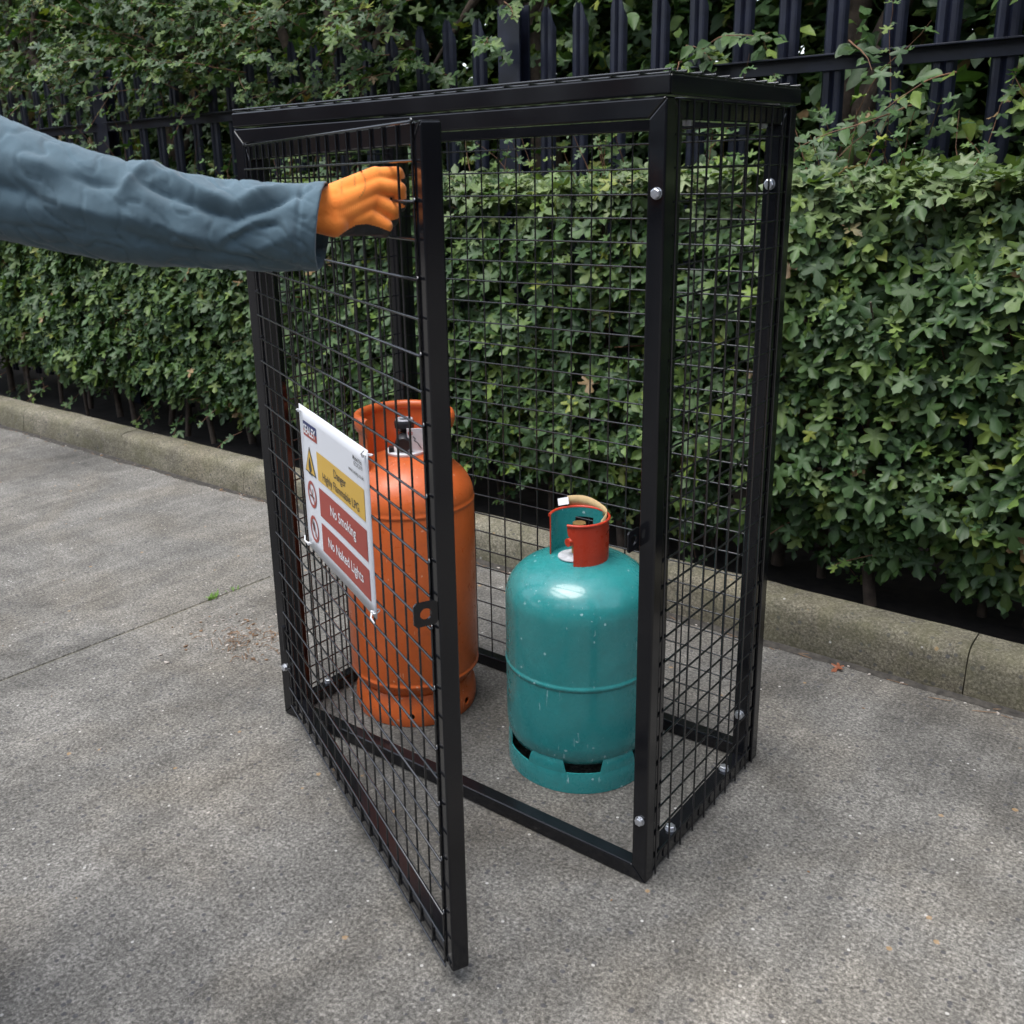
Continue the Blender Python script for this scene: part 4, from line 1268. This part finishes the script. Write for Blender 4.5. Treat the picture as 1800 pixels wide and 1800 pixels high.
# faint print on the back of the glove
simple('glove_print', (0.42, 0.20, 0.05), 0.8)
def glove_marks(items):
    from mathutils.bvhtree import BVHTree
    bv = BVHTree.FromPolygons([v.co[:] for v in gm_.vertices], [p.vertices[:] for p in gm_.polygons])
    mb = MB()
    for (a, b, da, db, w) in items:
        L_ = math.hypot(da, db); na, nb = -db / L_ * w, da / L_ * w
        q = []
        for (x, y) in ((a - na, b - nb), (a + da - na, b + db - nb), (a + da + na, b + db + nb), (a + na, b + nb)):
            d = (at(x, y, 1.0) - CAM_LOC).normalized(); h = bv.ray_cast(CAM_LOC, d)
            q.append((h[0] - d * .0006) if h[0] else at(x, y, HD - .02))
        mb.add(q, [(0, 1, 2, 3)])
    mb.build('glove_print', 'glove_print', person, M=PI_)
marks = []
for i in range(11):                       # worn, unreadable print: an arc of strokes and two smaller rows
    t = i / 10; a = 632 + 9 * math.sin(t * 3.0 + .2); b = 301 + 45 * t
    marks += [(a, b, 3.4 * random.uniform(.6, 1), random.uniform(-1, 1.5), .55), (a + .5, b + 1.6, random.uniform(.6, 2.6), random.uniform(1, 2.2), .5)]
for i in range(9): marks.append((622 + random.uniform(-1, 1), 310 + i * 2.0, random.uniform(2, 4), random.uniform(-.6, .6), .4))
for i in range(13): marks.append((599.5 + random.uniform(-.3, .3), 318 + i * 1.8, random.uniform(1.2, 2.4), random.uniform(-.5, .5), .35))
glove_marks(marks)

# sleeve: a loose cloth tube with real folds from cuff to shoulder
stations = [(566, 398, 75, 1.268), (540, 400, 75, 1.262), (500, 400.5, 75.5, 1.252), (450, 397, 78, 1.238), (400, 395.5, 78, 1.224), (350, 390, 81, 1.208), (315, 386, 81.5, 1.198), (285, 379, 88, 1.188), (258, 375, 90, 1.180), (231, 373, 89, 1.172), (180, 364, 92, 1.158), (100, 344, 98, 1.140), (0, 312, 108, 1.122), (-80, 282, 118, 1.110), (-150, 250, 128, 1.102)]
stA = np.array(stations, float)
folds = [  # segments (a0,b0,a1,b1), half-width, height in metres
    (268, 338, 352, 372, 15, -.0115), (352, 372, 430, 402, 14, -.0125), (430, 402, 520, 362, 12, -.0105), (520, 362, 548, 350, 10, -.004),
    (285, 312, 365, 350, 16, .0085), (365, 352, 428, 376, 15, .0080), (432, 372, 505, 340, 15, .0085),
    (233, 368, 284, 292, 15, .0080), (236, 392, 300, 412, 17, .0060), (300, 412, 400, 440, 16, .0070),
    (404, 448, 450, 421, 9, -.0060), (450, 421, 505, 407, 9, -.0055), (410, 432, 470, 404, 10, .0050), (440, 455, 520, 432, 13, .0050),
    (510, 398, 538, 452, 10, .0050), (524, 345, 534, 402, 8, .0035), (330, 318, 345, 336, 12, -.0035), (395, 322, 420, 345, 11, -.0045), (470, 330, 488, 346, 10, -.0035),
    (250, 330, 300, 322, 10, -.0040), (231, 420, 290, 440, 12, -.0045), (300, 446, 380, 458, 10, -.0035), (150, 330, 235, 350, 16, -.009), (120, 370, 231, 402, 18, .008), (60, 300, 150, 330, 18, .008), (0, 340, 110, 372, 20, -.009),
]
def seg_d(p, a0, b0, a1, b1):
    dx, dy = a1 - a0, b1 - b0
    t = max(0, min(1, ((p[0] - a0) * dx + (p[1] - b0) * dy) / (dx * dx + dy * dy)))
    e = min(1.0, .35 + 1.6 * min(t, 1 - t))
    return math.hypot(p[0] - a0 - t * dx, p[1] - b0 - t * dy), e
V, F = [], []
NA, NT = 200, 112
aa = np.linspace(566, -150, NA)
for i, a in enumerate(aa):
    o_ = stA[::-1]
    b = np.interp(a, o_[:, 0], o_[:, 1]); hh = np.interp(a, o_[:, 0], o_[:, 2]); dp = np.interp(a, o_[:, 0], o_[:, 3])
    for k in range(NT):
        th = 2 * math.pi * k / NT
        cu_, su_ = math.cos(th), math.sin(th)
        y = b - hh * cu_
        shear = (-(y - 398) * .115) * max(0, 1 - (566 - a) / 120)
        dsp = 0.0
        mir = su_ < 0                      # camera-facing half
        q = (a, y) if mir else (a + 17, 2 * b - y)
        for (a0, b0, a1, b1, wd, am) in folds:
            if abs(q[0] - (a0 + a1) / 2) > abs(a1 - a0) / 2 + 3 * wd: continue
            d_, e = seg_d(q, a0, b0, a1, b1)
            dsp += 1.15 * am * e * (.55 * math.exp(-d_ / (wd * .62)) + .45 * math.exp(-(d_ / (wd * .9)) ** 2))
        fade = min(1, abs(su_) * 2.2)
        dsp = dsp * fade
        pw = at(a + shear, b, dp)
        rad_v = (AU * cu_ * hh * dp / FPX + AW * su_ * hh * .92 * dp / FPX)
        nn = rad_v.normalized()
        ns = .0014 * mnoise.noise((a * .035, cu_ * 2.5, su_ * 2.5)) + .0004 * mnoise.noise((a * .1, cu_ * 6, su_ * 6))
        rdg = 1 - abs(mnoise.noise((a * .020 + cu_ * 1.6, cu_ * 1.9 - a * .006, su_ * 1.4 + 5.0)))      # sharp creases
        rdg2 = 1 - abs(mnoise.noise((a * .045 - cu_ * 2.4, cu_ * 3.2 + a * .012, su_ * 2.2 + 9.0)))
        ns += -.0024 * max(0, rdg - .90) / .10 + .0006 * max(0, rdg2 - .88) / .12
        # stitched seam low on the sleeve
        seam = 434 + (a - 233) * .133
        if mir and abs(y - seam) < 5: ns -= .0018 * (1 - abs(y - seam) / 5)
        hem = .0011 if a > 536 else 0.0            # doubled cloth of the hem and its stitch groove
        if 533 < a <= 540: hem = -.0012
        V.append(pw + rad_v + nn * (dsp + ns + hem))
for i in range(NA - 1):
    for k in range(NT):
        k2 = (k + 1) % NT
        F.append((i * NT + k, i * NT + k2, (i + 1) * NT + k2, (i + 1) * NT + k))
# turned-in hem
cen = sum((Vector(v) for v in V[:NT]), Vector()) / NT
base = len(V)
for s_, back in ((.965, .002), (.955, -.045)):
    for k in range(NT):
        v = Vector(V[k]); V.append(cen + (v - cen) * s_ + AR * back)
for k in range(NT):
    k2 = (k + 1) % NT
    F.append((k, base + k, base + k2, k2)); F.append((base + k, base + NT + k, base + NT + k2, base + k2))
me = make_mesh('sleeve', V, F, 'cloth', True)
bm = bmesh.new(); bm.from_mesh(me); bmesh.ops.recalc_face_normals(bm, faces=bm.faces[:]); bm.to_mesh(me); bm.free()
obj('sleeve', me, person, PI_)
# body and the rest of the coverall, standing left of the camera with the back half turned to it
SHD = at(-150, 250, 1.102)
rt = Vector((AR.x, AR.y, 0)).normalized(); fw = Vector((-rt.y, rt.x, 0))
ctr = Vector((SHD.x, SHD.y, 0)) - rt * .205
zs = SHD.z + .01
def bpnt(r_, f_, z): return ctr + rt * (r_ - .17 * max(0, 1 - z / 1.25)) + fw * f_ + Vector((0, 0, z))
mb = MB()
for s_ in (-1, 1):
    mb.add(*capsule(bpnt(.085 * s_, 0, .80), bpnt(.10 * s_, .015, .46), .098, .075))
    mb.add(*capsule(bpnt(.10 * s_, .015, .46), bpnt(.115 * s_, -.01, .11), .075, .062))
    mb.add(*capsule(bpnt(.06 * s_, 0, .84), bpnt(.085 * s_, 0, 1.22), .125, .118))
    mb.add(*capsule(bpnt(.05 * s_, -.005, 1.22), bpnt(.165 * s_, 0, zs - .005), .10, .076))
mb.add(*capsule(bpnt(0, 0, .82), bpnt(0, 0, 1.24), .15, .135))
mb.add(*capsule(bpnt(-.195, 0, zs - .01), bpnt(-.235, .02, zs - .30), .070, .056))
mb.add(*capsule(bpnt(-.235, .02, zs - .30), bpnt(-.225, .12, zs - .52), .056, .045))
mb.add(*capsule(bpnt(.16, 0, zs - .01), SHD + rt * .02, .074, .070))
mb.add(*capsule(bpnt(0, -.005, zs), bpnt(0, -.002, zs + .055), .075, .066))
cm = voxel_skin(mb, .013, 4); cm.name = 'coverall'
cm.materials.clear(); cm.materials.append(MAT['cloth']); cm.polygons.foreach_set('use_smooth', [True] * len(cm.polygons))
obj('coverall', cm, person, PI_)
mb = MB(); zh = zs + .115
hc = bpnt(0, .015, zh + .115)
for p0, p1, r0, r1 in ((bpnt(0, -.005, zs - .02), bpnt(0, .005, zh + .05), .054, .052), (hc + Vector((0, 0, .012)), hc + fw * -.02 + Vector((0, 0, .016)), .078, .080), (hc + fw * .03 - Vector((0, 0, .055)), hc + fw * .055 - Vector((0, 0, .085)), .052, .030),
                       (hc + fw * .082 + Vector((0, 0, .004)), hc + fw * .098 - Vector((0, 0, .028)), .009, .013), (hc + fw * .055 + rt * .030 + Vector((0, 0, .020)), hc + fw * .055 - rt * .030 + Vector((0, 0, .020)), .026, .026),
                       (hc + fw * .072 + rt * .018 - Vector((0, 0, .056)), hc + fw * .072 - rt * .018 - Vector((0, 0, .056)), .009, .009),
                       (bpnt(0, 0, 1.0), bpnt(0, 0, zs), .09, .075)):
    mb.add(*capsule(p0, p1, r0, r1))
for s_ in (-1, 1):
    mb.add(*capsule(hc + rt * (.078 * s_) + fw * -.004 + Vector((0, 0, .008)), hc + rt * (.084 * s_) + fw * -.012 - Vector((0, 0, .022)), .016, .010))
hm_ = voxel_skin(mb, .005, 4); hm_.name = 'body'
hm_.materials.clear(); hm_.materials.append(MAT['skin']); hm_.polygons.foreach_set('use_smooth', [True] * len(hm_.polygons))
obj('body', hm_, person, PI_)
for s_ in (-1, 1):
    e = MB(); e.add(*capsule(hc + rt * (.030 * s_) + fw * .073 + Vector((0, 0, .002)), hc + rt * (.030 * s_) + fw * .0735 + Vector((0, 0, .002)), .010, .010)); e.build('eye', 'eye_white', person, True, PI_)
mb = MB()
for p0, p1, r0, r1 in ((hc + Vector((0, 0, .030)), hc + fw * -.03 + Vector((0, 0, .026)), .083, .085), (hc + fw * -.045, hc + fw * -.045 - Vector((0, 0, .05)), .060, .045), (hc + fw * .035 + Vector((0, 0, .065)), hc + Vector((0, 0, .07)), .045, .05)):
    mb.add(*capsule(p0, p1, r0, r1))
hr = voxel_skin(mb, .006, 2); hr.name = 'hair'
hr.materials.clear(); hr.materials.append(MAT['hair']); hr.polygons.foreach_set('use_smooth', [True] * len(hr.polygons))
obj('hair', hr, person, PI_)
for s_ in (-1, 1):
    mb = MB()
    mb.add(*capsule(bpnt(.118 * s_, -.02, .045), bpnt(.125 * s_, .15, .036), .045, .038)); mb.add(*capsule(bpnt(.116 * s_, -.02, .05), bpnt(.115 * s_, -.015, .17), .046, .052))
    bo_ = voxel_skin(mb, .006, 3); bo_.name = 'boot'
    lowest = min(v.co.z for v in bo_.vertices)
    for v in bo_.vertices: v.co.z = max(v.co.z - lowest - .006, .0015)
    bo_.materials.clear(); bo_.materials.append(MAT['boot_leather']); bo_.polygons.foreach_set('use_smooth', [True] * len(bo_.polygons))
    obj('boot', bo_, person, PI_)
mb = MB(); hL = bpnt(-.224, .135, zs - .56)
mb.add(*capsule(bpnt(-.225, .115, zs - .50), hL, .036, .040))
for i in range(4):
    k0 = hL + fw * (.030 - .020 * i) + Vector((0, 0, -.02)); k1 = k0 + Vector((0, 0, -.045)); k2 = k1 + rt * .018 + Vector((0, 0, -.03))
    mb.add(*capsule(k0, k1, .0105, .010)); mb.add(*capsule(k1, k2, .010, .009))
mb.add(*capsule(hL + fw * .03, hL + fw * .055 - Vector((0, 0, .03)), .013, .011)); mb.add(*capsule(hL + fw * .055 - Vector((0, 0, .03)), hL + fw * .055 + rt * .01 - Vector((0, 0, .06)), .011, .010))
lg_ = voxel_skin(mb, .003, 3); lg_.name = 'glove'
lg_.materials.clear(); lg_.materials.append(MAT['knit']); lg_.polygons.foreach_set('use_smooth', [True] * len(lg_.polygons))
obj('glove', lg_, person, PI_)

# ------------------------------------------------------------------ litter on the ground
def chip(c, s):
    bm = bmesh.new(); bmesh.ops.create_icosphere(bm, subdivisions=1, radius=1)
    sx, sy, sz = s * random.uniform(.6, 1.3), s * random.uniform(.5, 1.2), s * random.uniform(.25, .7)
    rz = random.uniform(0, 6.28)
    for v in bm.verts:
        q = v.co * random.uniform(.75, 1.2); q = Vector((q.x * sx, q.y * sy, q.z * sz)); q.rotate(Matrix.Rotation(rz, 3, 'Z')); v.co = q + Vector((c[0], c[1], sz * .6))
    return bm_out(bm)
mb = MB()
for i in range(520):
    if i < 320: c = (random.gauss(-.42, .10), random.gauss(.20, .07)); s = abs(random.gauss(.0019, .0017)) + .0008
    elif i < 430: c = (random.uniform(-4, 1.8), KERB_Y - abs(random.gauss(.012, .014)) - .006); s = abs(random.gauss(.003, .002)) + .001
    else: c = (random.uniform(-1.6, 1.6), random.uniform(-.9, 1.0)); s = abs(random.gauss(.0016, .0008)) + .0008
    mb.add(*chip(c, s), mi=0 if random.random() < .7 else 1)
o = mb.build('loose_grit', ['debris_stone', 'debris_brown'], None, False); tag(o, 'loose grit and stone chips scattered on the concrete', 'grit', kind='stuff')
V, F = [], []
nx = 700
for i in range(nx + 1):                                 # dark dirt washed into the foot of the kerb
    x_ = -7 + 12 * i / nx
    w_ = max(.003, .016 + .016 * mnoise.noise((x_ * 5, 1.3, 0)) + .009 * mnoise.noise((x_ * 23, 4.1, 0)))
    V += [(x_, KERB_Y - w_ - .008, .0006), (x_, KERB_Y - w_ * .4 - .006, .0028 + .002 * mnoise.noise((x_ * 30, 7, 0))), (x_, KERB_Y + .003, .0065 + .003 * mnoise.noise((x_ * 17, 2, 0)))]
    if i: k = (i - 1) * 3; F += [(k, k + 3, k + 4, k + 1), (k + 1, k + 4, k + 5, k + 2)]
o = obj('kerb_dirt', make_mesh('kerb_dirt', V, F, 'dirt', True)); tag(o, 'dark dirt collected along the foot of the kerb', 'dirt', kind='stuff')
mb = MB()
for i in range(70):
    a = random.uniform(0, 3.14); L_ = random.uniform(.006, .028); c = Vector((random.gauss(-.385, .06), random.gauss(.19, .045), .003))
    d = Vector((math.cos(a), math.sin(a), random.uniform(0, .25)))
    mb.add(*tube([c - d * L_, c + Vector((0, 0, .004)), c + d * L_ * .8], [.0006, .0010, .0005], 4))
for i in range(60):
    c = Vector((random.uniform(-3.5, 1.5), KERB_Y - abs(random.gauss(.015, .015)) - .004, .003)); a = random.uniform(-.6, .6); d = Vector((math.cos(a), math.sin(a), .05)); L_ = random.uniform(.008, .03)
    mb.add(*tube([c - d * L_, c, c + d * L_], [.0006, .0011, .0006], 4))
o = mb.build('plant_litter', 'debris_brown', None, False); tag(o, 'dry brown plant litter lying on the concrete beside the cage and kerb', 'litter', kind='stuff')
for (xx, yy, lab) in ((1.01, 1.005, 'rust brown fallen leaf against the kerb right of the cage'),):
    t_ = nrm(rng.normal(0, 1, (1, 3))); t_[0, 2] = 0
    me = raw_tri_mesh('fallen_leaf', TEMPL['hi'][3][0] * .034, TEMPL['hi'][3][1], np.repeat(np.array([[.20, .065, .03]]), len(TEMPL['hi'][3][0]), 0))
    o = obj('fallen_leaf', me, None, Matrix.Translation((xx, yy, .009)) @ Matrix.Rotation(random.uniform(0, 6), 4, 'Z')); tag(o, lab, 'leaf')
def tuft(x, y, n, h, lab):
    mb = MB()
    for i in range(n):
        a = random.uniform(0, 6.28); c = Vector((x + random.gauss(0, .006), y + random.gauss(0, .012), -.004)); hh = h * random.uniform(.5, 1.2); w = .0016
        d = Vector((math.cos(a), math.sin(a), 0)); s_ = Vector((-d.y, d.x, 0))
        k = len(mb.V)
        p1 = c + d * hh * .35 + Vector((0, 0, hh * .8)); p2 = c + d * hh * .9 + Vector((0, 0, hh * .75))
        mb.add([c - s_ * w, c + s_ * w, p1 + s_ * w * .9, p1 - s_ * w * .9, p2], [(0, 1, 2, 3), (3, 2, 4)])
    o = mb.build('grass_tuft', 'grass_blade', None, False)
    co = [v.co.copy() for v in o.data.vertices]
    tag(o, lab, 'grass', 'grass tufts in the joint')
tuft(jx(.312) , .312, 34, .020, 'larger bright green grass tuft growing in the concrete joint left of the cage')
tuft(jx(.391) , .391, 9, .014, 'tiny green grass tuft further along the concrete joint towards the kerb')
